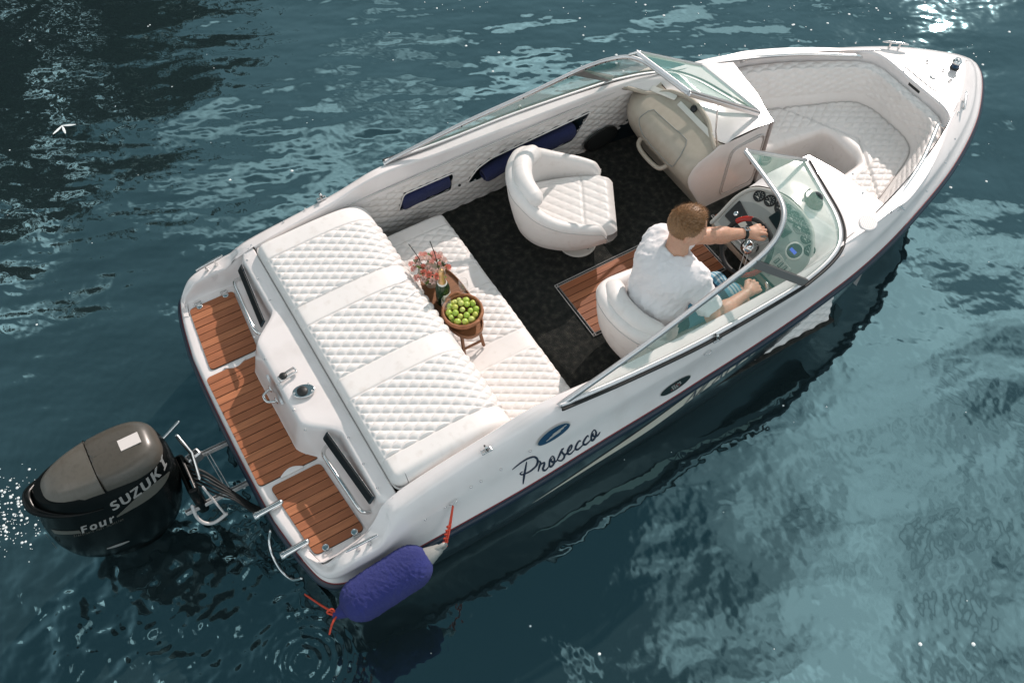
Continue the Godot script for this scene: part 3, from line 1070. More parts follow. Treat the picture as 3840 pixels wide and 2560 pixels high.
func make_cockpit(boat: Node3D) -> void:
	var b := MB.new()
	slab(b, [Vector2(1.42, -1.04), Vector2(3.75, -1.04), Vector2(3.75, -.2), Vector2(4.06, -.2), Vector2(4.06, .24), Vector2(3.75, .24), Vector2(3.75, 1.04), Vector2(1.42, 1.04)], Transform3D(Basis.IDENTITY, Vector3(0, FLOOR - .02, 0)), .02)
	put("carpet", b, M.carpet, boat)
	# teak hatch in the floor
	var fx0 := 2.355; var fx1 := 3.42; var z0 := -.10; var z1 := .365
	var h := plank_panel("floor_hatch", boat, z0 + .02, z1 - .02, fx0 + .02, fx0 + .02, fx1 - .02, fx1 - .02, 8, FLOOR + .004, .004)
	for e in [[Vector3(fx0, FLOOR + .006, z0 + .01), Vector3(fx1, FLOOR + .006, z0 + .01)], [Vector3(fx0, FLOOR + .006, z1 - .01), Vector3(fx1, FLOOR + .006, z1 - .01)], [Vector3(fx0 + .01, FLOOR + .0066, z0), Vector3(fx0 + .01, FLOOR + .0066, z1)], [Vector3(fx1 - .01, FLOOR + .0066, z0), Vector3(fx1 - .01, FLOOR + .0066, z1)]]:
		b = MB.new(); bar(b, e[0], e[1], .021, .012, Vector3.UP, .002)
		put("trim", b, M.aluminium, h)
	# a second teak step in the passage under the wheel
	var h2 := plank_panel("passage_step", boat, -.05, .19, 3.62, 3.62, 3.98, 3.98, 5, FLOOR + .004, .012)
	b = MB.new(); bar(b, Vector3(3.61, FLOOR + .006, -.06), Vector3(3.61, FLOOR + .006, .20), .02, .012, Vector3.UP, .002)
	put("trim", b, M.aluminium, h2)
	# quilted side linings; the port one has two pockets
	var pockets := [
		[Vector2(1.688, .484), Vector2(1.733, .648), Vector2(2.10, .651), Vector2(2.084, .47)],
		[Vector2(2.198, .466), Vector2(2.276, .587), Vector2(2.377, .632), Vector2(3.163, .677), Vector2(3.047, .429), Vector2(2.55, .413)]]
	for sz in [-1.0, 1.0]:
		b = MB.new()
		var nx := 290; var ny := 72
		var xs := 1.30; var xe := 3.72
		var idx := {}
		var hole := []
		for j in ny + 1:
			var y := lerpf(.79, FLOOR - .005, float(j) / ny)
			for i in nx + 1:
				var x := lerpf(xs, xe, float(i) / nx)
				var q := quilt(x, y * 1.15, .062, .010)
				var edge := sstep(0.0, .02, .79 - y)
				q *= edge
				if sz < 0:
					for pk in pockets:
						if in_poly(Vector2(x, y), pk): hole.append(j * (nx + 1) + i)
				var roll := .008 * exp(-pow((.775 - y) / .02, 2))
				b.p(Vector3(x, y, (wall_z(y) - q - roll + .006) * sz))
		var hs := {}
		for k in hole: hs[k] = true
		for j in ny:
			for i in nx:
				var a := j * (nx + 1) + i
				if hs.has(a) and hs.has(a + 1) and hs.has(a + nx + 1) and hs.has(a + nx + 2): continue
				if sz < 0: b.q(a, a + nx + 1, a + nx + 2, a + 1)
				else: b.q(a, a + 1, a + nx + 2, a + nx + 1)
		var lining := put("side_lining", b, M.side_vinyl, boat)
		var tb := MB.new()
		var tp := []
		for k in 40: tp.append(Vector3(lerpf(1.32, 3.42, k / 39.0), .786, (wall_z(.786) - .012) * sz))
		tube(tb, tp, .006, 8)
		put("piping", tb, M.piping, lining)
		if sz < 0:
			for pk in pockets:
				var pb := MB.new()
				var fr := []; var bk := []
				var rim := []
				var pp := rounded(pk, .03)
				for p in pp:
					fr.append(Vector3(p.x, p.y, -wall_z(p.y) + .004)); bk.append(Vector3(p.x, p.y, -1.085))
					rim.append(Vector3(p.x, p.y, -wall_z(p.y) + .007))
				pb.grid([fr, bk], true)
				pb.fan(bk)
				var pocket := put("pocket", pb, M.dark_vent, boat)
				rim.append(rim[0])
				pb = MB.new(); tube(pb, rim, .005, 6, false)
				put("pocket_rim", pb, M.side_vinyl, pocket)
	# oval loudspeaker in the port lining
	b = MB.new()
	var sp := []
	for k in 36: sp.append(Vector2(  .142 * cos(TAU * k / 36), .108 * sin(TAU * k / 36)))
	var tfs := Transform3D(Basis(Vector3.RIGHT, PI / 2 + .12) , Vector3(3.29, .335, -wall_z(.335) + .022))
	slab(b, sp, tfs, .012, .006)
	var spk := put("loudspeaker", b, M.black_plastic, boat)
	b = MB.new()
	var sp2 := []
	for p in sp: sp2.append(p * .86)
	slab(b, sp2, tfs.translated_local(Vector3(0, .010, 0)), .006, .004)
	put("grille", b, M.dark_gap, spk)
	# little drink-holder button between the pockets
	b = MB.new(); lathe(b, [[.010, 0], [.010, .004], [.004, .006], [.001, .003]], 12, Vector3(2.145, .484, -wall_z(.484) + .004), Basis(Vector3.RIGHT, PI / 2))
	put("light_button", b, M.black_plastic, boat)

# ---------------------------------------------------------------- aft sun pad and bench
const SECT := [[-.75, -.345], [-.20, .205], [.35, .762]]

func band_amount(z: float) -> float:        # 1 inside a quilted field, 0 on the plain bands
	for s in SECT:
		if z > s[0] and z < s[1]: return 1.0
	return 0.0

func seam(z: float) -> float:               # a stitched groove at the edge of each field
	var g := 0.0
	for s in SECT:
		g += exp(-pow((z - s[0]) / .0045, 2)) + exp(-pow((z - s[1]) / .0045, 2))
	return g

func make_pads(boat: Node3D) -> void:
	# recess under the pad, and the dark gap round it
	var b := MB.new()
	slab(b, rounded([Vector2(.70, -.945), Vector2(1.46, -.945), Vector2(1.46, .945), Vector2(.70, .945)], .10), Transform3D(Basis.IDENTITY, Vector3(0, .62, 0)), .05)
	put("pad_recess", b, M.dark_gap, boat)
	# pad: profile from its rear foot over the top and down the front as the bench back
	var prof := [Vector2(.742, .70), Vector2(.731, .745), Vector2(.732, .785), Vector2(.748, .812), Vector2(.785, .824), Vector2(.95, .832), Vector2(1.10, .838), Vector2(1.24, .836), Vector2(1.33, .824), Vector2(1.395, .795), Vector2(1.435, .745), Vector2(1.462, .67), Vector2(1.49, .56), Vector2(1.505, .44)]
	var pc := even(spline(prof, 160), 250)
	b = MB.new()
	var nz := 450
	var rows := []
	var dist := [0.0]
	for k in range(1, pc.size()): dist.append(dist[-1] + (pc[k] - pc[k - 1]).length())
	for j in nz + 1:
		var f := float(j) / nz
		var z := lerpf(-.925, .925, f)
		var row := []
		var endr := sstep(0.0, .085, .925 - absf(z))       # rounded ends
		for k in pc.size():
			var p: Vector2 = pc[k]
			var tg: Vector2 = (pc[mini(k + 1, pc.size() - 1)] - pc[maxi(k - 1, 0)]).normalized()
			var nr := Vector2(-tg.y, tg.x)
			if p.x > 1.1 and tg.y < 0: nr = Vector2(-tg.y, tg.x)
			var d: float = dist[k]
			var h := 0.0
			var qz := band_amount(z) * sstep(.125, .15, d)
			var eg := 1.0
			if qz > 0.0:
				for s in SECT:
					if z > s[0] and z < s[1]: eg = minf(sstep(0.0, .012, z - s[0]), sstep(0.0, .012, s[1] - z))
			h += qz * quilt(d * 1.0 + .02, z + .003, .0515, .0165) * eg - qz * .002
			h -= seam(z) * .006 * sstep(.07, .10, d)
			if qz == 0.0: h += .005 * (1 - exp(-pow((absf(absf(z) - .275)) / .05, 2))) * 0.0 + .003
			var c := endr * (2.0 - endr)
			var drop := (1.0 - sqrt(c)) * .085
			var q := p + nr * h - Vector2(0, drop * sstep(.70, .80, p.y))
			# corners round off in plan as well
			if p.x < .80: q.x += (1.0 - sqrt(c)) * .06
			if p.x > 1.38 : q.x -= (1.0 - sqrt(c)) * .03
			row.append(Vector3(q.x, q.y, z))
		rows.append(row)
	b.grid(rows)
	for e in [0, nz]: b.fan(rows[e], e == 0)
	var pad := put("sun_pad", b, M.vinyl, boat)
	b = MB.new()
	var pipe := []
	for k in 60:
		var z := lerpf(-.87, .87, k / 59.0)
		pipe.append(Vector3(.7285, .752, z))
	tube(b, pipe, .005, 6)
	for sz in [1.0, -1.0]:
		tube(b, spline([Vector3(.7285, .752, .86 * sz), Vector3(.738, .752, .905 * sz), Vector3(.78, .752, .924 * sz), Vector3(1.0, .758, .928 * sz), Vector3(1.3, .758, .928 * sz)], 30), .006, 6)
	put("piping", b, M.piping, pad)
	# bench cushion
	b = MB.new()
	rows = []
	var sprof := even(spline([Vector2(1.49, .425), Vector2(1.52, .448), Vector2(1.60, .452), Vector2(1.75, .452), Vector2(1.87, .450), Vector2(1.93, .438), Vector2(1.952, .405), Vector2(1.95, .36), Vector2(1.94, .33)], 80), 110)
	dist = [0.0]
	for k in range(1, sprof.size()): dist.append(dist[-1] + (sprof[k] - sprof[k - 1]).length())
	for j in 361:
		var z := lerpf(-.87, .90, j / 360.0)
		var endr := minf(sstep(0.0, .05, z + .87), sstep(0.0, .05, .90 - z))
		var row := []
		for k in sprof.size():
			var p: Vector2 = sprof[k]
			var d: float = dist[k]
			var qz := band_amount(z) * sstep(.04, .06, d) * sstep(.50, .47, d)
			var eg := 1.0
			if qz > 0.0:
				for s in SECT:
					if z > s[0] and z < s[1]: eg = minf(sstep(0.0, .012, z - s[0]), sstep(0.0, .012, s[1] - z))
			var h := qz * quilt(d + .01, z + .003, .0515, .0105) * eg - seam(z) * .003
			# soft dents where the cover is worked
			row.append(Vector3(p.x, p.y + h - (1 - sqrt(endr * (2 - endr))) * .04, z))
		rows.append(row)
	b.grid(rows)
	put("bench_cushion", b, M.vinyl, boat)
	b = MB.new()
	box(b, Vector3(1.70, .29, .01), Basis.IDENTITY, Vector3(.46, .15, 1.74), .01)
	put("bench_base", b, M.gelcoat, boat)

# ---------------------------------------------------------------- bow seats
func make_bow(boat: Node3D) -> void:
	var o := outline(170)
	var topc := []
	for k in o.size():
		if o[k][2].x >= 4.19: topc.append(o[k][2])
	topc = even(topc, 60)
	var botc := even(spline([Vector2(4.185, .64), Vector2(4.43, .55), Vector2(4.70, .44), Vector2(4.95, .335), Vector2(5.06, .25), Vector2(5.10, .13), Vector2(5.10, 0.0)], 60), 60)
	var inc := even(spline([Vector2(4.13, .235), Vector2(4.45, .205), Vector2(4.62, .185), Vector2(4.665, .165), Vector2(4.688, .12), Vector2(4.692, .06), Vector2(4.692, 0.0)], 60), 60)
	# backrest: from under the rim down to the seat
	var b := MB.new()
	var s := MB.new()
	var rows := []; var srows := []
	var seq := []
	for k in 61: seq.append([k, 1.0])
	for k in range(59, -1, -1): seq.append([k, -1.0])
	var run := 0.0
	var last := Vector2.ZERO
	var fine := []
	for e in seq.size() - 1:          # three steps per span for the stitching
		for f in 3: fine.append([e, f / 3.0])
	fine.append([seq.size() - 1, 0.0])
	for e in fine:
		var a = seq[e[0]]; var c = seq[mini(e[0] + 1, seq.size() - 1)]
		var ta: Vector2 = Vector2(topc[a[0]].x, topc[a[0]].y * a[1]).lerp(Vector2(topc[c[0]].x, topc[c[0]].y * c[1]), e[1])
		var ba: Vector2 = Vector2(botc[a[0]].x, botc[a[0]].y * a[1]).lerp(Vector2(botc[c[0]].x, botc[c[0]].y * c[1]), e[1])
		var ia: Vector2 = Vector2(inc[a[0]].x, inc[a[0]].y * a[1]).lerp(Vector2(inc[c[0]].x, inc[c[0]].y * c[1]), e[1])
		if last != Vector2.ZERO: run += (ta - last).length()
		last = ta
		var inw := (ba - ta).normalized()
		var row := []
		for k in 41:
			var t := k / 40.0
			var w := .085 / maxf((ba - ta).length(), .1)
			var q: Vector2 = ta.lerp(ba, .06 + w * t / .28) if t < .28 else ta.lerp(ba, .06 + w + (.94 - w) * (t - .28) / .72)
			var y := .672 if t < .28 else lerpf(.672, .395, pow((t - .28) / .72, .85))
			if t < .10: y -= .03 * pow(1 - t / .10, 2.2)
			if t > .16 and t < .42: y -= .010 * sin(PI * (t - .16) / .26)
			var d := (q - ta).length() + (.60 - y)
			var qh := quilt(run, d * 1.1, .060, .013) * sstep(.02, .08, t) * sstep(.76, .72, t)
			var g := exp(-pow((t - .74) / .018, 2)) * .006
			for sm in [.62, .86]:                 # seams where two cushions meet
				pass
			row.append(Vector3(q.x + inw.x * qh * .6, y + qh * .8 - g + .012 * sin(PI * clampf((t - .74) / .26, 0, 1)), q.y + inw.y * qh * .6))
		rows.append(row)
		var srow := []
		for k in 47:
			var t := k / 46.0
			var q: Vector2 = ba.lerp(ia, -.06 + 1.06 * t)
			var y := .405
			var fld := sstep(.04, .09, t) * sstep(.74, .70, t)
			y += quilt(q.x, q.y, .056, .011) * fld - .022 * exp(-pow(t / .05, 2)) - .004 * exp(-pow((t - .72) / .015, 2))
			if t > .86: y -= .035 * pow((t - .86) / .14, 2.2)
			# gap between the side cushions and the forward one
			y -= .018 * exp(-pow((q.x - 4.66 + absf(q.y) * .55 - .16) / .010, 2))
			srow.append(Vector3(q.x, y, q.y))
		srow.append(Vector3(ia.x, .345, ia.y))
		srow.append(Vector3(ia.x + .004, .02, ia.y))
		srows.append(srow)
	b.grid(rows); s.grid(srows)
	var jp := []
	for r in srows: jp.append(r[3] + Vector3(0, .004, 0))
	var jb := MB.new(); tube(jb, jp, .0045, 6)
	put("bow_backrest", b, M.vinyl, boat)
	var bseat := put("bow_seat", s, M.vinyl, boat)
	put("piping", jb, M.piping, bseat)
	# end caps of the bow cushions
	for sz in [1.0, -1.0]:
		b = MB.new()
		var rr := []
		for k in 9:
			var t := k / 8.0
			rr.append(Vector3(4.20 + .03 * sin(PI * t), lerpf(.61, .40, t), lerpf(.775, .60, t) * sz))
		tube(b, rr, [.02, .032, .036, .036, .036, .036, .034, .03, .02], 10)
		put("bow_bolster", b, M.vinyl, boat)
	# hand rails along both sides of the bow well
	for sz in [1.0, -1.0]:
		b = MB.new()
		var path := spline([Vector3(4.29, .745, .765 * sz), Vector3(4.31, .768, .748 * sz), Vector3(4.38, .775, .725 * sz), Vector3(4.68, .768, .592 * sz), Vector3(4.95, .757, .437 * sz), Vector3(5.02, .752, .395 * sz), Vector3(5.06, .73, .388 * sz)], 40)
		tube(b, path, .0125, 12)
		var rail := put("bow_rail", b, M.chrome, boat)
		for k in [3, 20, 37]:
			var p: Vector3 = path[k]
			b = MB.new(); tube(b, [p, p + Vector3(.03, -.02, .060 * sz)], .008, 8)
			put("stanchion", b, M.chrome, rail)
	# anchor locker lid on the foredeck
	b = MB.new()
	var lid := rounded([Vector2(5.245, -.235), Vector2(5.455, -.085), Vector2(5.46, .10), Vector2(5.295, .255), Vector2(5.245, .12)], .035)
	slab(b, lid, Transform3D(Basis.IDENTITY, Vector3(0, .728, 0)), .0165, .003)
	var lp := put("locker_lid", b, M.gelcoat, boat)
	b = MB.new()
	var lr := []
	for p in lid: lr.append(Vector3(p.x, .7400, p.y))
	lr.append(lr[0])
	tube(b, lr, .0028, 6, false)
	put("lid_gasket", b, M.piping, lp)
	for p in [Vector2(5.405, -.10), Vector2(5.445, .02), Vector2(5.405, .12)]:
		b = MB.new(); box(b, Vector3(p.x, .749, p.y), Basis(Vector3.UP, .5 - p.y * 3), Vector3(.035, .008, .018), .003)
		put("hinge", b, M.chrome, lp)
	b = MB.new(); lathe(b, [[.001, 0], [.024, 0], [.024, .004], [.014, .007], [.012, .003], [.001, .003]], 16, Vector3(5.335, .744, .03))
	put("latch", b, M.chrome, lp)
	# navigation light at the stem
	var nav := holder("bow_light", boat)
	b = MB.new(); lathe(b, [[.034, 0], [.034, .014], [.026, .020]], 6, Vector3(5.535, .736, .035))
	put("base", b, M.black_plastic, nav)
	b = MB.new(); lathe(b, [[.027, 0], [.029, .022], [.026, .034]], 12, Vector3(5.535, .755, .035))
	put("lens", b, M.badge_blue, nav)
	b = MB.new(); lathe(b, [[.032, 0], [.034, .008], [.026, .022], [.012, .028], [.001, .029]], 16, Vector3(5.535, .788, .035))
	put("cap", b, M.chrome, nav)
	# small dark maker's plate on the rim of the well
	b = MB.new(); box(b, Vector3(5.186, .705, .02), Basis.IDENTITY, Vector3(.006, .022, .105), .002)
	put("rim_plate", b, M.black_plastic, boat)

# ---------------------------------------------------------------- dashboards
func dash_pt(u: float, w: float, lift := 0.0) -> Vector3:    # on the sloping instrument panel: u up the slope, w to starboard of the wheel
	var e := Vector3(.8384, .545, 0)
	var n := Vector3(-.545, .8384, 0)
	return Vector3(3.30, .57, .52) + e * u + n * lift + Vector3(0, 0, w)

func dash_tf(u: float, w: float, lift := 0.0) -> Transform3D:
	return Transform3D(Basis(Vector3(.8384, .545, 0), Vector3(-.545, .8384, 0), Vector3(0, 0, 1)), dash_pt(u, w, lift))

func make_consoles(boat: Node3D) -> void:
	# starboard: instrument arch
	var b := MB.new()
	var arch := spline([Vector2(.03, -.31), Vector2(.11, -.315), Vector2(.25, -.325), Vector2(.36, -.285), Vector2(.435, -.16), Vector2(.462, 0.0), Vector2(.438, .16), Vector2(.36, .27), Vector2(.28, .325), Vector2(.18, .375), Vector2(.05, .39)], 60)
	var inner := []
	for p in arch: inner.append(Vector2(p.x, p.y))
	slab(b, inner, dash_tf(0, 0, -.03), .032, .004)
	var dash := put("dashboard", b, M.dash_grey, boat)
	# hood lip round the arch
	b = MB.new()
	var lip := []
	for p in arch: lip.append(dash_pt(p.x, p.y, .006))
	tube(b, lip, .013, 8)
	put("hood_lip", b, M.dash_grey, dash)
	# recessed lower panel, darker
	b = MB.new()
	var low := spline([Vector2(.06, -.285), Vector2(.20, -.30), Vector2(.285, -.24), Vector2(.325, -.12), Vector2(.325, .02), Vector2(.30, .12), Vector2(.24, .20), Vector2(.06, .22)], 40)
	slab(b, low, dash_tf(0, 0, .0022), .003)
	put("lower_panel", b, M.dash_dark, dash)
	# body of the console below and its inboard wall
	b = MB.new()
	var rows := []
	for k in 13:
		var z := lerpf(.205, .93, k / 12.0)
		rows.append([dash_pt(.03, z - .52, -.006), Vector3(3.34, .53, z), Vector3(3.40, .42, z), Vector3(3.52, .30, z), Vector3(3.57, FLOOR, z)])
	b.grid(rows)
	var side := []
	for e in [[3.57, FLOOR, .20], [3.52, .30, .20], [3.40, .42, .20], [3.34, .53, .20]]:
		side.append([Vector3(e[0], e[1], .203), Vector3(4.06, e[1], .205)])
	side.append([Vector3(3.345, .60, .203), Vector3(4.06, .60, .205)])
	side.append([Vector3(3.585, .757, .203), Vector3(4.06, .80, .205)])
	b.grid(side)
	put("helm_console", b, M.console_plastic, boat)
	# gauges
	for g in [[.352, -.227, .033], [.378, -.153, .033], [.406, -.062, .046], [.407, .031, .033], [.405, .112, .045], [.378, .194, .032], [.340, .266, .030]]:
		b = MB.new()
		var tf := dash_tf(g[0], g[1], .002)
		var r: float = g[2]
		lathe(b, [[r * 1.18, 0], [r * 1.16, .008], [r, .011], [r * .94, .006], [r * .93, .003]], 24, tf.origin, tf.basis)
		var gauge := put("gauge", b, M.black_plastic, dash)
		b = MB.new(); lathe(b, [[r * .94, .0035], [.001, .0036]], 24, tf.origin, tf.basis)
		put("dial", b, M.gauge_face, gauge)
		b = MB.new()
		for k in 9:
			var a := TAU * (.12 + .76 * k / 8.0)
			var dir := tf.basis * Vector3(-cos(a), 0, sin(a))
			bar(b, tf.origin + tf.basis.y * .0046 + dir * r * .62, tf.origin + tf.basis.y * .0046 + dir * r * .84, .0022, .001, tf.basis.y)
		var nd := tf.basis * Vector3(.6, 0, -.8)
		bar(b, tf.origin + tf.basis.y * .006 - nd * r * .15, tf.origin + tf.basis.y * .006 + nd * r * .6, .0022, .0012, tf.basis.y)
		box(b, tf.origin + tf.basis.y * .0046 - tf.basis.x * r * .38, tf.basis, Vector3(r * .22, .001, r * .6))
		put("markings", b, M.gauge_mark, gauge)
	# radio, display, phone, switch plate
	b = MB.new()
	slab(b, rounded([Vector2(.115, -.285), Vector2(.25, -.295), Vector2(.205, -.10), Vector2(.115, -.105)], .014), dash_tf(0, 0, .005), .008, .003)
	var radio := put("radio", b, M.black_plastic, dash)
	b = MB.new(); var rt := dash_tf(.175, -.235, .013)
	lathe(b, [[.017, 0], [.017, .012], [.012, .014], [.001, .014]], 14, rt.origin, rt.basis)
	put("knob", b, M.chrome, radio)
	b = MB.new(); slab(b, [Vector2(.14, -.19), Vector2(.19, -.20), Vector2(.18, -.13), Vector2(.14, -.13)], dash_tf(0, 0, .0132), .0015)
	put("screen_panel", b, M.gauge_mark, radio)
	b = MB.new()
	slab(b, rounded([Vector2(-.035, -.085), Vector2(.035, -.085), Vector2(.035, .085), Vector2(-.035, .085)], .010), dash_tf(.322, .015, .006) * Transform3D(Basis(Vector3.UP, -.15), Vector3.ZERO), .009, .003)
	var ph := put("plotter", b, M.phone_glass, dash)
	tag(ph, "", "")
	b = MB.new(); var ct := dash_tf(.274, .206, .002)
	lathe(b, [[.058, 0], [.058, .006], [.050, .009], [.046, .007]], 32, ct.origin, ct.basis)
	var depth := put("depth_display", b, M.label_white, dash)
	b = MB.new(); lathe(b, [[.047, .0075], [.001, .0078]], 28, ct.origin, ct.basis)
	put("dial", b, M.gauge_face, depth)
	b = MB.new(); slab(b, [Vector2(-.010, -.024), Vector2(.010, -.024), Vector2(.010, .024), Vector2(-.010, .024)], ct * Transform3D(Basis.IDENTITY, Vector3(-.006, .0085, -.004)), .001)
	put("display_screen", b, M.screen_glow, depth)
	b = MB.new()
	slab(b, rounded([Vector2(.115, .155), Vector2(.20, .148), Vector2(.185, .285), Vector2(.12, .27)], .010), dash_tf(0, 0, .003), .005, .002)
	var sw := put("switch_panel", b, M.dash_grey, dash)
	for k in 3:
		b = MB.new(); box(b, dash_pt(.16, .180 + .034 * k, .010), dash_tf(0, 0).basis, Vector3(.042, .008, .018), .003)
		put("switch", b, M.black_plastic, sw)
	# steering wheel on a tilted column
	var wheel := holder("steering_wheel", boat)
	var wc := Vector3(3.315, .695, .535)
	var wn_ := Vector3(-.80, .60, 0).normalized()
	var wu := Vector3(.60, .80, 0).normalized()
	var wz := Vector3(0, 0, 1)
	for e in [[0, TAU, "rim", "black_rubber", .0155], [.55, 1.15, "grip", "wheel_red", .0168], [-2.55, -1.55, "grip", "wheel_red", .0168]]:
		b = MB.new()
		var rp := []
		for k in 41:
			var a := lerpf(e[0], e[1], k / 40.0)
			rp.append(wc + (wu * cos(a) - wz * sin(a)) * .172)
		tube(b, rp, e[4], 10, e[2] != "rim")
		put(e[2], b, M[e[3]], wheel)
	for a in [PI * .5, PI * 1.17, PI * 1.83]:
		b = MB.new()
		var d := wu * cos(a) - wz * sin(a)
		bar(b, wc + d * .03 - wn_ * .02, wc + d * .165, .030, .006, wn_, .002)
		put("spoke", b, M.brushed_metal, wheel)
	b = MB.new()
	var wb := Basis(wu, wn_, wu.cross(wn_))
	lathe(b, [[.046, -.05], [.046, -.012], [.040, 0], [.024, .004], [.022, .012], [.001, .013]], 22, wc, wb)
	put("hub", b, M.chrome, wheel)
	b = MB.new(); tube(b, [wc - wn_ * .04, wc - wn_ * .17], .03, 12)
	put("column", b, M.black_plastic, wheel)
	# throttle lever box at the driver's right
	b = MB.new(); box(b, Vector3(3.19, .66, .905), Basis.IDENTITY, Vector3(.12, .12, .035), .012)
	var thr := put("throttle", b, M.black_plastic, boat)
	b = MB.new(); tube(b, [Vector3(3.19, .67, .885), Vector3(3.20, .73, .868), Vector3(3.205, .752, .845)], .010, 8)
	put("lever", b, M.chrome, thr)
	# port: glove box console with a rounded nose
	b = MB.new()
	rows = []
	var nose := [Vector2(3.64, .795), Vector2(3.60, .772), Vector2(3.53, .745), Vector2(3.46, .715), Vector2(3.415, .675), Vector2(3.398, .62), Vector2(3.402, .57), Vector2(3.425, .50), Vector2(3.475, .41), Vector2(3.53, .31), Vector2(3.57, FLOOR)]
	var nz := even(spline(nose, 44), 44)
	for k in 33:
		var t := k / 32.0
		var z := lerpf(-1.0, -.155, t)
		var row := []
		# the nose tucks back where it meets the side lining and rounds off at the passage
		var pull := .16 * pow(clampf((-z - .80) / .20, 0, 1), 2.0) + .028 * pow(clampf((z + .21) / .055, 0, 1), 2.0)
		var ax := tab([[.152, 3.60], [.245, 3.63], [.37, 3.682], [.52, 3.70], [.70, 3.66], [.80, 3.585], [.865, 3.50], [.925, 3.36]], -z)
		var ay := lerpf(.57 + (ax - 3.30) * .65, .818, sstep(.80, .93, -z))
		row.append(Vector3(ax + .012, ay + .004, z)); row.append(Vector3(ax - .004, ay - .006, z)); row.append(Vector3(minf(ax - .008, 3.66), minf(ay - .012, .80), z))
		for p in nz:
			row.append(Vector3(minf(p.x + pull, 3.72), p.y, z))
		rows.append(row)
	b.grid(rows)
	var pc := put("glovebox_console", b, M.console_plastic, boat)
	b = MB.new()
	var hoodp := []
	for k in 30:
		var z := lerpf(.175, .90, k / 29.0)
		var ax := tab([[.152, 3.60], [.245, 3.63], [.37, 3.682], [.52, 3.70], [.70, 3.66], [.80, 3.585], [.865, 3.50], [.925, 3.36]], z)
		hoodp.append(Vector3(ax - .004, lerpf(.57 + (ax - 3.30) * .65, .818, sstep(.80, .93, z)) + .004, -z))
	tube(b, hoodp, .015, 8)
	put("hood_lip", b, M.console_plastic, pc)
	# lid, bright edge, air outlet and grab handle
	b = MB.new()
	var lidp := []
	for p in rounded([Vector2(-.70, .06), Vector2(-.34, .04), Vector2(-.28, .16), Vector2(-.31, .30), Vector2(-.62, .30), Vector2(-.735, .20)], .05): lidp.append(p)
	var lring := []
	for p in lidp:
		var i := clampi(int(lerpf(6, 22, p.y / .3)), 0, 43)
		lring.append(Vector3(nz[i].x - .003, nz[i].y + .003, p.x))
	lring.append(lring[0])
	tube(b, lring, .0035, 6, false)
	put("lid_seam", b, M.dash_dark, pc)
	b = MB.new()
	slab(b, rounded([Vector2(-.02, -.12), Vector2(.02, -.12), Vector2(.02, .12), Vector2(-.02, .12)], .012), Transform3D(Basis(Vector3(.88, .47, 0), Vector3(-.47, .88, 0), Vector3(0, 0, 1)) * Basis(Vector3.UP, .35), Vector3(3.602, .782, -.765)), .006, .002)
	put("steel_plate", b, M.label_white, pc)
	b = MB.new()
	slab(b, rounded([Vector2(-.018, -.18), Vector2(.018, -.18), Vector2(.018, .18), Vector2(-.018, .18)], .006), Transform3D(Basis(Vector3(.80, .6, 0), Vector3(-.6, .80, 0), Vector3(0, 0, 1)), Vector3(3.632, .795, -.43)), .006, .002)
	put("steel_plate", b, M.label_white, pc)
	b = MB.new(); lathe(b, [[.024, 0], [.026, .012], [.018, .016], [.001, .016]], 8, Vector3(3.672, .812, -.50), Basis(Vector3.BACK, .9))
	put("air_outlet", b, M.black_plastic, pc)
	b = MB.new()
	tube(b, spline([Vector3(3.43, .50, -.70), Vector3(3.395, .48, -.68), Vector3(3.38, .465, -.62), Vector3(3.38, .46, -.50), Vector3(3.395, .465, -.43), Vector3(3.435, .485, -.41)], 24), .016, 10)
	put("grab_handle", b, M.console_plastic, pc)
	# white passage wall of the port console with its door
	b = MB.new()
	var wr := []
	for e in [[.80, 3.62], [.76, 3.555], [.72, 3.465], [.675, 3.425], [.62, 3.405], [.57, 3.41], [.50, 3.435], [.41, 3.485], [.31, 3.54], [FLOOR, 3.58]]:
		wr.append([Vector3(e[1], e[0], -.158), Vector3(e[1] + .03, e[0], -.150), Vector3(lerpf(e[1], 4.05, .5), e[0], -.150), Vector3(4.02, e[0], -.155), Vector3(4.06, e[0], -.175), Vector3(4.075, e[0], -.21)])
	b.grid(wr, false, true)
	var pw := put("passage_wall", b, M.gelcoat, boat)
	b = MB.new()
	var dp := rounded([Vector2(3.735, .285), Vector2(4.0, .285), Vector2(4.0, .715), Vector2(3.745, .70)], .06)
	var dtf := Transform3D(Basis(Vector3.RIGHT, Vector3(0, 0, 1), Vector3(0, 1, 0)), Vector3(0, 0, -.1495))
	slab(b, dp, dtf, .008, .003)
	var door := put("locker_door", b, M.gelcoat, pw)
	b = MB.new()
	var dr := []
	for p in rounded([Vector2(3.722, .27), Vector2(4.013, .27), Vector2(4.013, .73), Vector2(3.732, .715)], .066): dr.append(Vector3(p.x, p.y, -.147))
	dr.append(dr[0])
	tube(b, dr, .006, 6, false)
	put("door_frame", b, M.piping, door)
	b = MB.new(); box(b, Vector3(3.95, .50, -.139), Basis(Vector3.BACK, .2), Vector3(.032, .045, .008), .003)
	put("door_latch", b, M.chrome, door)
	# cup holder hump at the end of the passage
	b = MB.new(); lathe(b, [[.05, -.02], [.05, 0], [.042, .002], [.04, -.04], [.001, -.04]], 20, Vector3(4.10, .43, -.17))
	put("cup_holder", b, M.black_plastic, boat)
	# compass on the dash top
	var cp := holder("compass", boat)
	b = MB.new(); lathe(b, [[.056, 0], [.056, .012], [.048, .022], [.040, .024]], 24, Vector3(3.80, .818, .545))
	put("base", b, M.black_plastic, cp)
	b = MB.new(); lathe(b, [[.043, 0], [.046, .022], [.040, .045], [.024, .060], [.001, .066]], 24, Vector3(3.80, .842, .545))
	put("dome", b, M.phone_glass, cp)
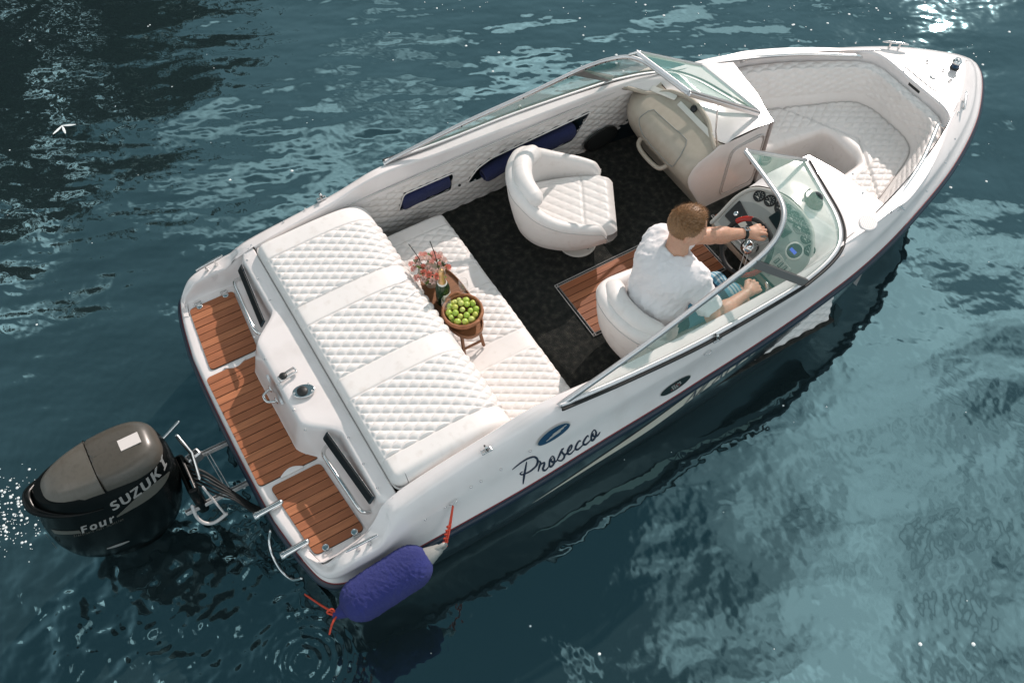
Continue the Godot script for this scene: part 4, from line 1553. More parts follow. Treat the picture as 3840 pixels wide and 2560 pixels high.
	b = MB.new(); tube(b, spline([Vector3(3.755, .822, .52), Vector3(3.78, .86, .475), Vector3(3.83, .852, .46)], 10), .006, 6)
	put("bracket", b, M.black_plastic, cp)
	# round ventilator on the starboard foredeck
	var vt := holder("deck_ventilator", boat)
	b = MB.new()
	var vp := []
	for k in 28: vp.append(Vector2(.066 * cos(TAU * k / 28), .056 * sin(TAU * k / 28)))
	var vtf := Transform3D(Basis(Vector3.UP, .55), Vector3(3.985, .808, .83))
	slab(b, vp, vtf, .014, .008)
	put("shell", b, M.gelcoat, vt)
	for k in 8:
		b = MB.new()
		var zz := -.038 + .0108 * k
		var hl := .048 * sqrt(maxf(0.05, 1 - pow(zz / .05, 2)))
		bar(b, vtf * Vector3(-hl, .0145, zz), vtf * Vector3(hl, .0145, zz), .004, .003)
		put("slot", b, M.piping, vt)

# ---------------------------------------------------------------- windscreen
const WS_TOP := [Vector3(1.652, .925, 1.0), Vector3(2.178, 1.015, .968), Vector3(2.65, 1.090, .920), Vector3(2.965, 1.148, .888), Vector3(3.09, 1.175, .862), Vector3(3.18, 1.20, .825), Vector3(3.26, 1.23, .762), Vector3(3.31, 1.243, .675), Vector3(3.335, 1.25, .543), Vector3(3.375, 1.25, .278)]
const WS_BASE := [Vector3(1.66, .920, 1.008), Vector3(2.10, .875, 1.022), Vector3(2.62, .850, 1.030), Vector3(3.22, .830, 1.000), Vector3(3.42, .825, .975), Vector3(3.62, .820, .925), Vector3(3.76, .817, .845), Vector3(3.86, .815, .70), Vector3(3.93, .815, .48), Vector3(4.00, .815, .245)]

func make_windscreen(boat: Node3D) -> void:
	for sz in [1.0, -1.0]:
		var ws := holder("windscreen_side", boat)
		var tp := []; var bs := []
		for k in WS_TOP.size():
			tp.append(WS_TOP[k] * Vector3(1, 1, sz)); bs.append(WS_BASE[k] * Vector3(1, 1, sz))
		tp = spline(tp, 72); bs = spline(bs, 72)
		var b := MB.new()
		var rows := []
		for k in 73: rows.append([tp[k], tp[k].lerp(bs[k], .33), tp[k].lerp(bs[k], .67), bs[k] + Vector3(0, .004, 0)])
		b.grid(rows)
		put("pane", b, M.glass, ws)
		b = MB.new()
		var fr := frames(tp)
		var tr := []
		for k in 73:                       # top frame: flat channel
			var out: Vector3 = (tp[k] - bs[k]).normalized()
			var acr: Vector3 = fr[k][0].cross(out).normalized()
			var row := []
			for s in [[-.016, -.011], [-.016, .011], [.0, .013], [.012, .011], [.016, .004], [.016, -.004], [.012, -.011], [0.0, -.013]]:
				row.append(tp[k] + out * s[0] + acr * s[1])
			tr.append(row)
		b.grid(tr, true)
		b.fan(tr[0]); b.fan(tr[72], true)
		put("top_frame", b, M.brushed_metal, ws)
		b = MB.new()
		var br := []
		for k in 73:
			var out: Vector3 = (tp[k] - bs[k]).normalized()
			if (tp[k] - bs[k]).length() < .02: out = Vector3.UP
			var acr := Vector3(0, 0, sz)
			if k > 40: acr = (bs[mini(k + 1, 72)] - bs[maxi(k - 1, 0)]).normalized().cross(Vector3.UP) * sz
			var row := []
			for s in [[-.008, -.016], [.018, -.010], [.022, 0.0], [.016, .008], [-.008, .020]]:
				row.append(bs[k] + out * s[0] + acr * s[1] * 1.0)
			br.append(row)
		b.grid(br, true)
		put("base_frame", b, M.brushed_metal, ws)
		b = MB.new()
		var gk := []
		for k in 73:
			var acr := Vector3(0, 0, sz)
			if k > 40: acr = (bs[mini(k + 1, 72)] - bs[maxi(k - 1, 0)]).normalized().cross(Vector3.UP) * sz
			gk.append(bs[k] + acr * .022 + Vector3(0, -.001, 0))
		tube(b, gk, .008, 6)
		put("gasket", b, M.black_rubber, ws)
		# post between side and front panes
		b = MB.new()
		bar(b, Vector3(2.968, 1.145, .889 * sz), Vector3(3.345, .838, .998 * sz), .016, .050, Vector3(.66, .75, 0), .004)
		put("post", b, M.grey_frame, ws)
		# edge at the passage
		b = MB.new()
		bar(b, Vector3(3.375, 1.255, .272 * sz), Vector3(4.005, .815, .238 * sz), .018, .026, Vector3(.5, .8, 0), .004)
		put("centre_edge", b, M.brushed_metal if sz > 0 else M.brushed_metal, ws)
		for k in [8, 15, 22, 27, 32, 37, 43, 48, 52, 58, 64]:
			b = MB.new()
			var p: Vector3 = tp[k]
			var inn := Vector3(-.2, -.1, -sz).normalized()
			lathe(b, [[.006, 0], [.006, .003], [.003, .006], [.001, .006]], 8, p + inn * .012, Basis(Quaternion(Vector3.UP, inn)))
			put("stud", b, M.black_plastic, ws)
	# the middle pane stands folded open over the port side
	var cp := holder("centre_pane", boat)
	var A := Vector3(3.385, 1.262, -.285); var B := Vector3(4.01, .83, -.25); var C := Vector3(3.24, 1.355, -.655); var D := Vector3(3.81, 1.00, -.655)
	var pb := MB.new()
	pb.quad(A, B, D, C)
	put("pane", pb, M.glass, cp)
	for e in [[A, B], [B, D], [D, C], [C, A]]:
		pb = MB.new()
		bar(pb, e[0], e[1], .016, .024, (B - A).cross(C - A).normalized(), .004)
		put("frame", pb, M.brushed_metal, cp)
	pb = MB.new(); tube(pb, [C + Vector3(-.05, .0, 0), C + Vector3(.02, 0, .01)], .009, 8)
	put("latch", pb, M.chrome, cp)
	# stay rod beside the passage
	pb = MB.new(); tube(pb, [Vector3(3.63, 1.06, -.262), Vector3(3.60, .90, -.20), Vector3(3.62, .745, -.158)], .006, 8)
	put("stay_rod", pb, M.chrome, cp)

# ---------------------------------------------------------------- swivel chairs
func make_chair(boat: Node3D, at: Vector3, yaw: float, base_off: Vector3) -> void:
	var ch := holder("swivel_chair", boat, at)
	ch.rotation.y = -yaw
	var half := [Vector2(.235, .262), Vector2(.12, .285), Vector2(-.05, .288), Vector2(-.19, .255), Vector2(-.275, .17), Vector2(-.305, .07), Vector2(-.31, 0)]
	var full := []
	for p in half: full.append(p)
	for k in range(half.size() - 2, -1, -1): full.append(Vector2(half[k].x, -half[k].y))
	var path := even(spline(full, 96), 96)
	var b := MB.new()
	var rows := []
	for k in path.size():
		var p: Vector2 = path[k]
		var tg: Vector2 = (path[mini(k + 1, 96)] - path[maxi(k - 1, 0)]).normalized()
		var n := Vector2(tg.y, -tg.x)
		if n.dot(p) < 0: n = -n
		var top := tab([[-.31, .60], [-.26, .575], [-.18, .50], [-.05, .435], [.10, .395], [.24, .355]], p.x)
		var th := tab([[-.31, .050], [-.15, .042], [.24, .036]], p.x)
		var lean := tab([[-.31, .05], [-.15, .02], [.24, .0]], p.x)
		var bot := tab([[-.31, .16], [.0, .13], [.24, .17]], p.x)
		var endk := sstep(0.0, .035, minf(k, 96 - k) / 96.0)
		top = lerpf(top - .06, top, sqrt(endk))
		var row := []
		var pts := [[-th - .01, .22], [-th, .28], [-th + lean * .3, lerpf(.28, top - th, .5)], [-th + lean * .8, top - th]]
		for j in range(1, 6):
			var a := PI - PI * j / 6.0
			pts.append([cos(a) * th + lean * .85, top - th + sin(a) * th * 1.1])
		pts.append([th + lean * .85, top - th]); pts.append([th + lean * .55, lerpf(bot + .1, top - th, .5)]); pts.append([th + .004, bot + .12]); pts.append([th - .016, bot + .05]); pts.append([th - .05, bot + .008]); pts.append([th - .11, bot - .012])
		for s in pts:
			var q: Vector2 = p + n * s[0]
			row.append(Vector3(q.x, s[1], q.y))
		rows.append(row)
	b.grid(rows)
	b.fan(rows[0]); b.fan(rows[96], true)
	put("shell", b, M.vinyl, ch)
	# piping along the outer edge of the arms
	b = MB.new()
	var pp := []
	for r in rows: pp.append(r[9])
	tube(b, pp, .0035, 6)
	put("piping", b, M.piping, ch)
	# underside
	b = MB.new()
	var un := rounded([Vector2(.24, -.21), Vector2(.24, .21), Vector2(-.08, .24), Vector2(-.22, .14), Vector2(-.22, -.14), Vector2(-.08, -.24)], .06)
	slab(b, un, Transform3D(Basis.IDENTITY, Vector3(0, .115, 0)), .06, .02)
	put("seat_pan", b, M.vinyl, ch)
	# quilted seat cushion with a rolled front
	b = MB.new()
	rows = []
	for j in 61:
		var x := lerpf(-.25, .315, j / 60.0)
		var row := []
		for k in 61:
			var w := tab([[-.25, .19], [0, .245], [.20, .262], [.29, .235], [.315, .21]], x)
			var z := lerpf(-w, w, k / 60.0)
			var e := minf(minf(sstep(0, .05, x + .25), sstep(0, .06, .315 - x)), sstep(0, .05, w - absf(z)))
			var y := .255 + .052 * sqrt(e) + quilt(x * .9 + .03, z, .058, .0055) * e
			y -= .010 * exp(-pow((x - .10) / .006, 2)) * e
			row.append(Vector3(x, y, z))
		rows.append(row)
	b.grid(rows)
	var skirt := []
	for k in 61: skirt.append([rows[60][k], rows[60][k] + Vector3(.004, -.05, 0), rows[60][k] + Vector3(-.02, -.10, 0), rows[60][k] + Vector3(-.07, -.135, 0)])
	b.grid(skirt, false, true)
	put("seat_cushion", b, M.vinyl, ch)
	# folded bolster over the back
	b = MB.new()
	var bp_ := spline([Vector3(-.235, .545, .185), Vector3(-.285, .575, .10), Vector3(-.30, .585, 0), Vector3(-.285, .575, -.10), Vector3(-.235, .545, -.185)], 24)
	tube(b, bp_, .064, 16)
	put("back_bolster", b, M.vinyl, ch)
	# inner back pad
	b = MB.new()
	rows = []
	for j in 31:
		var y := lerpf(.30, .53, j / 30.0)
		var row := []
		for k in 41:
			var t := k / 40.0 * 2 - 1
			var z := .185 * t
			row.append(Vector3(-.235 - .02 * (1 - t * t) - (y - .3) * .12 + .03 * (1 - pow(absf(t), 6.0)) * sqrt(sin(PI * clampf(j / 30.0, .02, .98))), y, z))
		rows.append(row)
	b.grid(rows)
	put("back_pad", b, M.vinyl, ch)
	# pedestal
	b = MB.new(); lathe(b, [[.036, .0], [.036, .14]], 16, base_off)
	put("pedestal", b, M.label_white, ch)
	b = MB.new(); lathe(b, [[.128, 0], [.128, .008], [.118, .014], [.06, .020], [.045, .035], [.036, .05]], 28, base_off)
	var foot := put("floor_flange", b, M.label_white, ch)
	for k in 4:
		var a := TAU * (k + .5) / 4
		b = MB.new(); lathe(b, [[.007, 0], [.007, .004], [.001, .006]], 8, base_off + Vector3(cos(a) * .095, .015, sin(a) * .095))
		put("bolt", b, M.grey_frame, foot)

func make_chairs(boat: Node3D) -> void:
	var yaw := deg_to_rad(30)
	make_chair(boat, Vector3(2.665, FLOOR, -.455), yaw, Vector3(.078, 0, .095))
	make_chair(boat, Vector3(2.655, FLOOR, .60), deg_to_rad(-5), Vector3(.02, 0, 0))

# ---------------------------------------------------------------- deck fittings
func cleat(boat: Node3D, at: Vector3, dir: float, tilt := 0.0) -> void:
	var c := holder("cleat", boat, at)
	c.rotation = Vector3(0, -dir, tilt)
	var b := MB.new()
	tube(b, [Vector3(-.086, .047, 0), Vector3(-.05, .050, 0), Vector3(.05, .050, 0), Vector3(.086, .047, 0)], [.0055, .0085, .0085, .0055], 10)
	put("bar", b, M.chrome, c)
	for s in [-1, 1]:
		b = MB.new(); lathe(b, [[.013, -.004], [.012, .003], [.007, .012], [.006, .046]], 12, Vector3(.032 * s, 0, 0))
		put("post", b, M.chrome, c)

func make_fittings(boat: Node3D) -> void:
	cleat(boat, Vector3(.465, .610, 1.045), 0.06, .12)
	cleat(boat, Vector3(.465, .610, -1.045), -0.06, .12)
	cleat(boat, Vector3(5.315, .735, .335), -.72)
	cleat(boat, Vector3(5.315, .735, -.335), .72)
	# awning mounts on the coaming
	for sz in [1.0, -1.0]:
		for x in [1.215, 2.66]:
			var y: float = .842 if x < 2 else .835
			var z: float = 1.0 if x < 2 else 1.052
			var mt := holder("awning_mount", boat, Vector3(x, y, z * sz))
			var b := MB.new(); box(b, Vector3(0, .006, 0), Basis.IDENTITY, Vector3(.062, .012, .026), .004)
			put("plate", b, M.chrome, mt)
			b = MB.new(); tube(b, [Vector3(0, .01, 0), Vector3(0, .042, 0)], .009, 8)
			put("pin", b, M.chrome, mt)
			b = MB.new(); tube(b, [Vector3(0, .034, -.016), Vector3(0, .034, .016)], .006, 8)
			put("toggle", b, M.black_plastic, mt)
	# cover snaps down the topsides and round the foredeck
	for x in [.80, .92, 1.08, 1.14, 1.26, 1.44]:
		var p := side_pt(x, 1.35 if x > 1.0 else 1.1, .001)
		snap(boat, p, Vector3(0, .45, .9).normalized())
	for p in [Vector3(.72, .80, -.955), Vector3(.95, .835, -.985), Vector3(1.10, .855, -.99)]:
		snap(boat, Vector3(p.x, tab(T_TOP, p.x) - .004, p.z))
	for e in [[4.19, .47, .80], [4.14, .62, .80], [4.24, .84, .785], [4.52, .80, .77], [4.80, .68, .765], [5.02, .55, .755], [5.22, .38, .755], [5.225, .22, .757], [5.225, -.13, .757], [5.10, -.50, .757], [4.75, -.71, .77], [4.38, -.85, .783], [4.16, -.86, .79]]:
		snap(boat, Vector3(e[0], e[2], e[1]))
	# pad eye for the fender line, and a scuffed eye amidships
	for e in [[.965, 1.15], [2.60, 1.15]]:
		var b := MB.new()
		var p := side_pt(e[0], e[1], .004)
		tube(b, spline([p + Vector3(-.022, 0, 0), p + Vector3(-.012, .010, .010), p + Vector3(.0, .013, .014), p + Vector3(.012, .014, .010), p + Vector3(.022, .012, 0)], 12), .004, 8)
		put("pad_eye", b, M.chrome, boat)

# ---------------------------------------------------------------- outboard motor
func cowl_ring(y: float, x0: float, x1: float, w: float, pw := 2.6, taper := .0, n := 48) -> Array:
	var row := []
	for k in n:
		var a := TAU * k / n
		var c := cos(a); var s := sin(a)
		var ux := signf(c) * pow(absf(c), 2.0 / pw); var uz := signf(s) * pow(absf(s), 2.0 / pw)
		var x := lerpf(x0, x1, (ux + 1) / 2)
		var f := (x - x0) / (x1 - x0)
		row.append(Vector3(x, y, w * uz * (1.0 - taper * pow(1 - f, 1.6))))
	return row

func cowl_side(x: float, y: float, off := .0) -> Vector3:      # a point on the starboard flank of the cowling
	var t0 := tab(COWL_X0, y); var t1 := tab(COWL_X1, y); var w := tab(COWL_W, y)
	var f := clampf((x - t0) / (t1 - t0), .001, .999)
	var ux := absf(f * 2 - 1)
	var uz := pow(maxf(1 - pow(ux, 2.6), 0.0), 1 / 2.6)
	return Vector3(x, y, w * uz * (1.0 - .30 * pow(1 - f, 1.6)) + off)

const COWL_X0 := [[-.02, -.80], [.04, -.86], [.14, -.905], [.30, -.93], [.45, -.925], [.56, -.905], [.66, -.885], [.71, -.86]]
const COWL_X1 := [[-.02, -.42], [.04, -.34], [.14, -.27], [.30, -.215], [.45, -.19], [.56, -.185], [.66, -.195], [.71, -.21]]
const COWL_W := [[-.02, .10], [.04, .15], [.14, .185], [.30, .208], [.45, .213], [.56, .208], [.66, .198], [.71, .178]]

func make_motor() -> void:
	var m := thing("outboard_motor", "black outboard engine with a bronze grey top cover, hung on the stern bracket", "outboard motor", Vector3(-.55, WATER, .015))
	m.scale = Vector3(1, 1.08, 1)
	var off := Vector3(.55, -WATER, 0)
	var b := MB.new()
	var rows := []
	for k in 27:
		var y := lerpf(-.02, .71, k / 26.0)
		rows.append(cowl_ring(y, tab(COWL_X0, y), tab(COWL_X1, y), tab(COWL_W, y), 2.6, .30))
	b.grid(rows, true); b.fan(rows[0], true); b.fan(rows[26])
	var cowl := put("cowling", b, M.motor_gloss, m, off)
	# top cover in two pieces with a seam
	for piece in 2:
		b = MB.new()
		rows = []
		var cut := -.545
		for e in [[.69, 0.0, 1.03], [.71, .004, 1.02], [.735, .018, .96], [.758, .045, .86], [.773, .08, .72], [.780, .13, .52], [.783, .20, .2], [.7835, .26, .02]]:
			var x0: float = -.865 + e[1] * 1.1
			var x1: float = -.205 - e[1] * .75
			var row := []
			for p in cowl_ring(e[0], x0, x1, .178 * e[2], 3.0, .30, 64):
				var q: Vector3 = p
				q.y -= .055 * pow(clampf((-.52 - q.x) / .34, 0, 1), 1.7) * sstep(.64, .72, e[0])
				if piece == 0: q.x = maxf(q.x, cut + .0025)
				else: q.x = minf(q.x, cut - .0025)
				row.append(q)
			rows.append(row)
		b.grid(rows, true); b.fan(rows[-1])
		put("top_cover", b, M.motor_top if piece == 0 else M.motor_tail, m, off)
	b = MB.new()                              # dark seam line and the rear air-intake lip
	rows = []
	var lip := spline([Vector3(-.60, .60, .180), Vector3(-.70, .61, .160), Vector3(-.80, .635, .125), Vector3(-.885, .665, .06), Vector3(-.90, .672, 0), Vector3(-.885, .665, -.06), Vector3(-.80, .635, -.125), Vector3(-.70, .61, -.160), Vector3(-.60, .60, -.180)], 60)
	var lr := []
	for k in 61: lr.append(.004 + .026 * pow(sin(PI * k / 60.0), 2.0))
	tube(b, lip, lr, 10)
	put("intake_lip", b, M.motor_gloss, m, off)
	b = MB.new()
	slab(b, [Vector2(-.392, -.075), Vector2(-.285, -.075), Vector2(-.285, -.008), Vector2(-.392, -.008)], Transform3D(Basis.IDENTITY, Vector3(0, .7815, .045)), .0035)
	put("sticker", b, M.sticker, m, off)
	# maker's lettering and the flank stripes
	letter("SUZUKI", cowl, -.575, .585, .365, .072, .22, true, M.motor_letter)
	letter("Four", cowl, -.765, .475, .19, .062, .10, true, M.motor_letter, true)
	letter("Electronic Fuel Injection", cowl, -.81, .430, .26, .018, .09, false, M.motor_stripe)
	b = MB.new()
	rows = []
	for k in 21:
		var t := k / 20.0
		var x := lerpf(-.57, -.235, t)
		var mid := lerpf(.495, .575, t) + .02 * sin(PI * t)
		var w := .006 + .034 * pow(sin(PI * pow(t, 1.4)), .8) if t < .98 else .004
		rows.append([cowl_side(x, mid + w, .0022), cowl_side(x, mid, .0022), cowl_side(x, mid - w, .0022)])
	b.grid(rows)
	put("flank_stripe", b, M.motor_stripe, cowl)
	b = MB.new()
	rows = []
	for k in 9:
		var t := k / 8.0
		var x := lerpf(-.885, -.765, t)
		rows.append([cowl_side(x, .50 - .02 * t, .0022), cowl_side(x, .46 - .012 * t, .0022)])
	b.grid(rows)
	put("flank_stripe", b, M.motor_stripe, cowl)
	b = MB.new()
	rows = []
	for k in 9:
		var t := k / 8.0
		rows.append([cowl_side(lerpf(-.72, -.60, t), .208 + .010 * sin(PI * t), .002), cowl_side(lerpf(-.72, -.60, t), .196 - .010 * sin(PI * t), .002)])
	b.grid(rows)
	put("lower_mark", b, M.motor_letter, cowl)
	# "140" round the tail
	for e in [["4", -.926, .44, .052], ["0", -.905, .39, .060]]:
		var tm := text_mesh(e[0], .11, true)
		var o := put("power_mark", tm, M.motor_stripe, cowl)
		var p := cowl_side(e[1], e[2], .0)
		o.transform = Transform3D(Basis(Vector3(.25, -.1, .96).normalized(), Vector3(0.1, .99, .08), Vector3(-.95, .1, .28).normalized()) * Basis.from_scale(Vector3(.55, .85, .3)), Vector3(-.945 + .012 * (1 if e[0] == "0" else 0), .36 - (.03 if e[0] == "0" else 0.0), .02 if e[0] == "4" else .075))
	# leg going down into the water
	b = MB.new()
	rows = []
	for e in [[.0, -.80, -.40, .10], [-.05, -.76, -.42, .085], [-.2, -.74, -.44, .06], [-.45, -.72, -.46, .05], [-.60, -.78, -.40, .06], [-.68, -.75, -.42, .02]]:
		rows.append(cowl_ring(e[0], e[1], e[2], e[3], 2.2, .2, 32))
	b.grid(rows, true); b.fan(rows[0], true); b.fan(rows[-1])
	put("leg", b, M.motor_gloss, m, off)
	# clamp bracket, tie bars and steering gear between engine and transom
	var br := holder("mounting_bracket", m, off)
	for e in [[Vector3(-.20, .30, -.06), Vector3(.145, .29, -.06), .035], [Vector3(-.27, .26, .215), Vector3(.145, .275, .225), .032], [Vector3(-.03, .295, -.05), Vector3(-.012, .28, .215), .032]]:
		b = MB.new(); bar(b, e[0], e[1], .022, e[2], Vector3.UP, .004)
		put("bar", b, M.aluminium, br)
	b = MB.new(); box(b, Vector3(-.175, .32, .10), Basis.IDENTITY, Vector3(.06, .26, .26), .02)
	put("clamp", b, M.motor_gloss, br)
	b = MB.new(); box(b, Vector3(-.10, .42, .02), Basis(Vector3.UP, .3), Vector3(.09, .07, .05), .012)
	put("cylinder_block", b, M.brushed_metal, br)
	b = MB.new(); tube(b, [Vector3(-.13, .50, -.10), Vector3(-.10, .47, .02), Vector3(-.12, .43, .16)], .012, 8)
	put("steering_rod", b, M.chrome, br)
	b = MB.new(); tube(b, [Vector3(-.215, .525, -.10), Vector3(-.09, .545, -.15)], .008, 8)
	put("steering_rod", b, M.chrome, br)
	b = MB.new()
	tube(b, spline([Vector3(-.22, .33, .235), Vector3(-.225, .26, .27), Vector3(-.20, .215, .30), Vector3(-.15, .205, .315), Vector3(-.08, .23, .315)], 20), .010, 8)
	tube(b, [Vector3(-.085, .23, .316), Vector3(-.125, .40, .20)], .007, 8)
	put("guard_loop", b, M.aluminium, br)
	# black hoses and cables looping to the transom
	for k in 5:
		b = MB.new()
		var dz := .03 * k
		tube(b, spline([Vector3(-.15, .44 - .02 * k, .06 + dz * .6), Vector3(-.08, .42 - .01 * k, .14 + dz), Vector3(-.01, .33 + .02 * k, .24 + dz), Vector3(.06, .25 + .015 * k, .34 + dz * .8), Vector3(.115, .27 + .02 * k, .42 + dz * .5), Vector3(.145, .33, .46 + dz * .3)], 24), .0085 - .0008 * k, 8)
		put("hose", b, M.black_rubber, br)

func text_mesh(s: String, size: float, bold: bool) -> TextMesh:
	var f := SystemFont.new()
	f.font_names = PackedStringArray(["Droid Sans"])
	f.font_weight = 700 if bold else 400
	var tm := TextMesh.new()
	tm.text = s
	tm.font = f
	tm.font_size = 48
	tm.pixel_size = size / 48.0
	tm.depth = .004
	tm.curve_step = 1.0
	return tm

func letter(s: String, cowl: Node3D, x: float, y: float, width: float, height: float, rise: float, bold: bool, m: Material, hollow := false) -> void:
	# each character is its own flat piece laid on the flank
	var n := s.length()
	for k in n:
		if s[k] == " ": continue
		var tm := text_mesh(s[k], 1.0, bold)
		var w := width / n
		var cx := x + w * (k + .5)
		var cy := y + rise * (w * (k + .5))
		var p := cowl_side(cx, cy, 0.0)
		var px := (cowl_side(cx + .012, cy, 0.0) - cowl_side(cx - .012, cy, 0.0)).normalized()
		var py := (cowl_side(cx, cy + .012, 0.0) - cowl_side(cx, cy - .012, 0.0)).normalized()
		px = (px + py * rise).normalized()
		var nz := px.cross(py).normalized()
		var o := put("letter", tm, m, cowl)
		var sk := py + px * (.25 if hollow or not bold else 0.06)
		var sx := w * (1.62 if bold else 1.6)
		if s[k] == "I": sx *= 1.15
		o.transform = Transform3D(Basis(px * sx, sk * height * 1.35, nz * .4), p + nz * .0012)

# ---------------------------------------------------------------- fender and its lines
func make_fender() -> void:
	var a := Vector3(.735, .545, 1.232); var c := Vector3(.235, .445, 1.232)
	var f := thing("fender", "long blue fleece covered boat fender hanging along the starboard quarter", "fender", Vector3(.48, .38, 1.23))
	var off := -Vector3(.48, .38, 1.23)
	var ax := (c - a)
	var path := []; var rad := []
	for k in 121:
		var t := k / 120.0
		path.append(a + ax * t)
		var e := minf(t, 1 - t)
		var q := 1.0 - clampf(e / .24, 0, 1)
		rad.append(.102 * sqrt(maxf(0.0, 1 - q * q)) + .014)
	var b := MB.new()
	tube(b, path, rad, 96)
	var n := FastNoiseLite.new(); n.seed = 4; n.frequency = 42.0; n.fractal_octaves = 3; n.fractal_gain = 0.7
	for k in b.v.size():
		var p := b.v[k]
		var ctr: Vector3 = a + ax * clampf((p - a).dot(ax) / ax.length_squared(), 0, 1)
		b.v[k] = p + (p - ctr).normalized() * .0058 * n.get_noise_3dv(p)
	put("cover", b, M.fender_cloth, f, off)
	b = MB.new()
	var d := ax.normalized()
	tube(b, [a + d * .01, a - d * .05], [.05, .03], 14)
	tube(b, spline([a - d * .045 + Vector3(0, .022, 0), a - d * .085 + Vector3(0, .02, 0), a - d * .10, a - d * .085 - Vector3(0, .02, 0), a - d * .045 - Vector3(0, .022, 0)], 16), .012, 8)
	put("eye", b, M.clear_plastic, f, off)
	b = MB.new(); tube(b, [c - d * .01, c + d * .04], [.045, .022], 14)
	put("tail", b, M.fender_cloth, f, off)
	# red line up to the pad eye on the topside
	var top := Vector3(.965, .60 + .08, 1.095)
	top = side_pt(.955, 1.12, .012)
	var e0 := a - d * .095
	var r := thing("fender_line", "red line knotted from the fender eye up to a pad eye on the topside", "rope", e0)
	b = MB.new()
	tube(b, [Vector3.ZERO, (top - e0) * .5 + Vector3(0, .004, .004), top - e0], .0045, 8)
	tube(b, [Vector3(.004, 0, .008), (top - e0) * .5 + Vector3(0.004, .004, .012), top - e0 + Vector3(0, 0, .004)], .004, 8)
	put("strand", b, M.rope_red, r)
	b = MB.new()
	var hx := []
	var up := (top - e0).normalized()
	var s1 := up.cross(Vector3.UP).normalized(); var s2 := up.cross(s1)
	for k in 60:
		var t := k / 59.0
		hx.append(up * (.0 + .10 * t) + (s1 * cos(t * 30) + s2 * sin(t * 30)) * (.012 - .004 * t))
	tube(b, hx, .0045, 6)
	put("knot", b, M.rope_red, r)
	# second red line from the fender tail to the stern ring
	var t0 := c + d * .035
	var ringp := Vector3(.105, .21, .955)
	var r2 := thing("fender_line", "red line with a loose bow tied between the fender tail and the stern ring", "rope", t0)
	b = MB.new()
	tube(b, [Vector3.ZERO, (ringp - t0) * .5 + Vector3(0, -.006, 0), ringp - t0], .004, 8)
	tube(b, [Vector3(0, .003, .008), (ringp - t0) * .5 + Vector3(0, -.004, .01), ringp - t0 + Vector3(0, 0, .006)], .0035, 8)
	put("strand", b, M.rope_red, r2)
	b = MB.new()
	for q in [[Vector3(-.03, .03, .03), Vector3(-.05, .0, .035)], [Vector3(-.01, .03, -.03), Vector3(-.04, .02, -.03)]]:
		tube(b, spline([Vector3.ZERO, q[0], q[1], Vector3(-.01, .0, .0)], 14), .0055, 6)
	tube(b, spline([Vector3(-.01, 0, 0), Vector3(-.05, -.02, .03), Vector3(-.075, -.05, .05)], 10), .0055, 6)
	tube(b, [Vector3(-.015, 0, -.008), Vector3(.012, .002, .008)], .010, 8)
	put("knot", b, M.rope_red, r2)

# ---------------------------------------------------------------- rolled towels and cushions in the pockets
func soft_roll(a: Vector3, c: Vector3, r: float, flat: float, seed_: int, hollow := false) -> MB:
	var b := MB.new()
	var n := FastNoiseLite.new(); n.seed = seed_; n.frequency = 9.0
	var d := (c - a).normalized()
	var s1 := d.cross(Vector3(0, 0, 1)).normalized(); var s2 := d.cross(s1)
	var rows := []
	for k in 25:
		var t := k / 24.0
		var row := []
		var e := minf(t, 1 - t)
		var rr := r * (pow(clampf(e / .10, 0, 1), .4) * .25 + .75)
		for j in 28:
			var an := TAU * j / 28
			var q := a.lerp(c, t) + s1 * cos(an) * rr + s2 * sin(an) * rr * flat
			row.append(q + (q - a.lerp(c, t)).normalized() * .006 * n.get_noise_3dv(q))
		rows.append(row)
	b.grid(rows, true)
	if hollow:
		var ins := []
		for k in 6:
			var row := []
			for j in 28:
				var an := TAU * j / 28
				var f := lerpf(.75, .48, sqrt(minf(1.0, k / 2.0)))
				row.append(a + d * (.0 + .03 * maxf(0, k - 1)) - d * .008 * sin(PI * minf(1, k / 2.0)) + s1 * cos(an) * r * f + s2 * sin(an) * r * f * flat)
			ins.append(row)
		b.grid(ins, true, true)
	else: b.fan(rows[0], true)
	b.fan(rows[24])
	return b

func make_towels() -> void:
	var base := Vector3(2.62, .47, -.99)
	var t := thing("rolled_towel", "long navy towel rolled up and pushed into the big side pocket, its hollow end showing", "towel", base)
	put("roll", soft_roll(Vector3(2.325, .485, -.965) - base, Vector3(2.66, .545, -.985) - base, .062, .9, 3, true), M.towel_navy, t)
	t = thing("rolled_towel", "plump navy towel lying in the forward end of the big side pocket", "towel", Vector3(2.9, .5, -.99))
	put("roll", soft_roll(Vector3(2.64, .50, -.985) - Vector3(2.9, .5, -.99), Vector3(3.055, .53, -.985) - Vector3(2.9, .5, -.99), .070, .75, 5), M.towel_navy, t)
	t = thing("rolled_towel", "flat navy towel folded in the small side pocket next to the bench", "towel", Vector3(1.9, .52, -.99))
	put("roll", soft_roll(Vector3(1.72, .54, -.985) - Vector3(1.9, .52, -.99), Vector3(1.90, .55, -.985) - Vector3(1.9, .52, -.99), .070, .6, 6), M.towel_navy, t)
	t = thing("rolled_towel", "second navy towel tucked in the small side pocket, forward of the flat one", "towel", Vector3(2.0, .52, -.99))
	put("roll", soft_roll(Vector3(1.885, .56, -.985) - Vector3(2.0, .52, -.99), Vector3(2.075, .565, -.985) - Vector3(2.0, .52, -.99), .068, .6, 7), M.towel_navy, t)

# ---------------------------------------------------------------- picnic tray and what stands on it
const TRAY := Vector3(1.585, .462, -.055)
const TRAY_TOP := .648

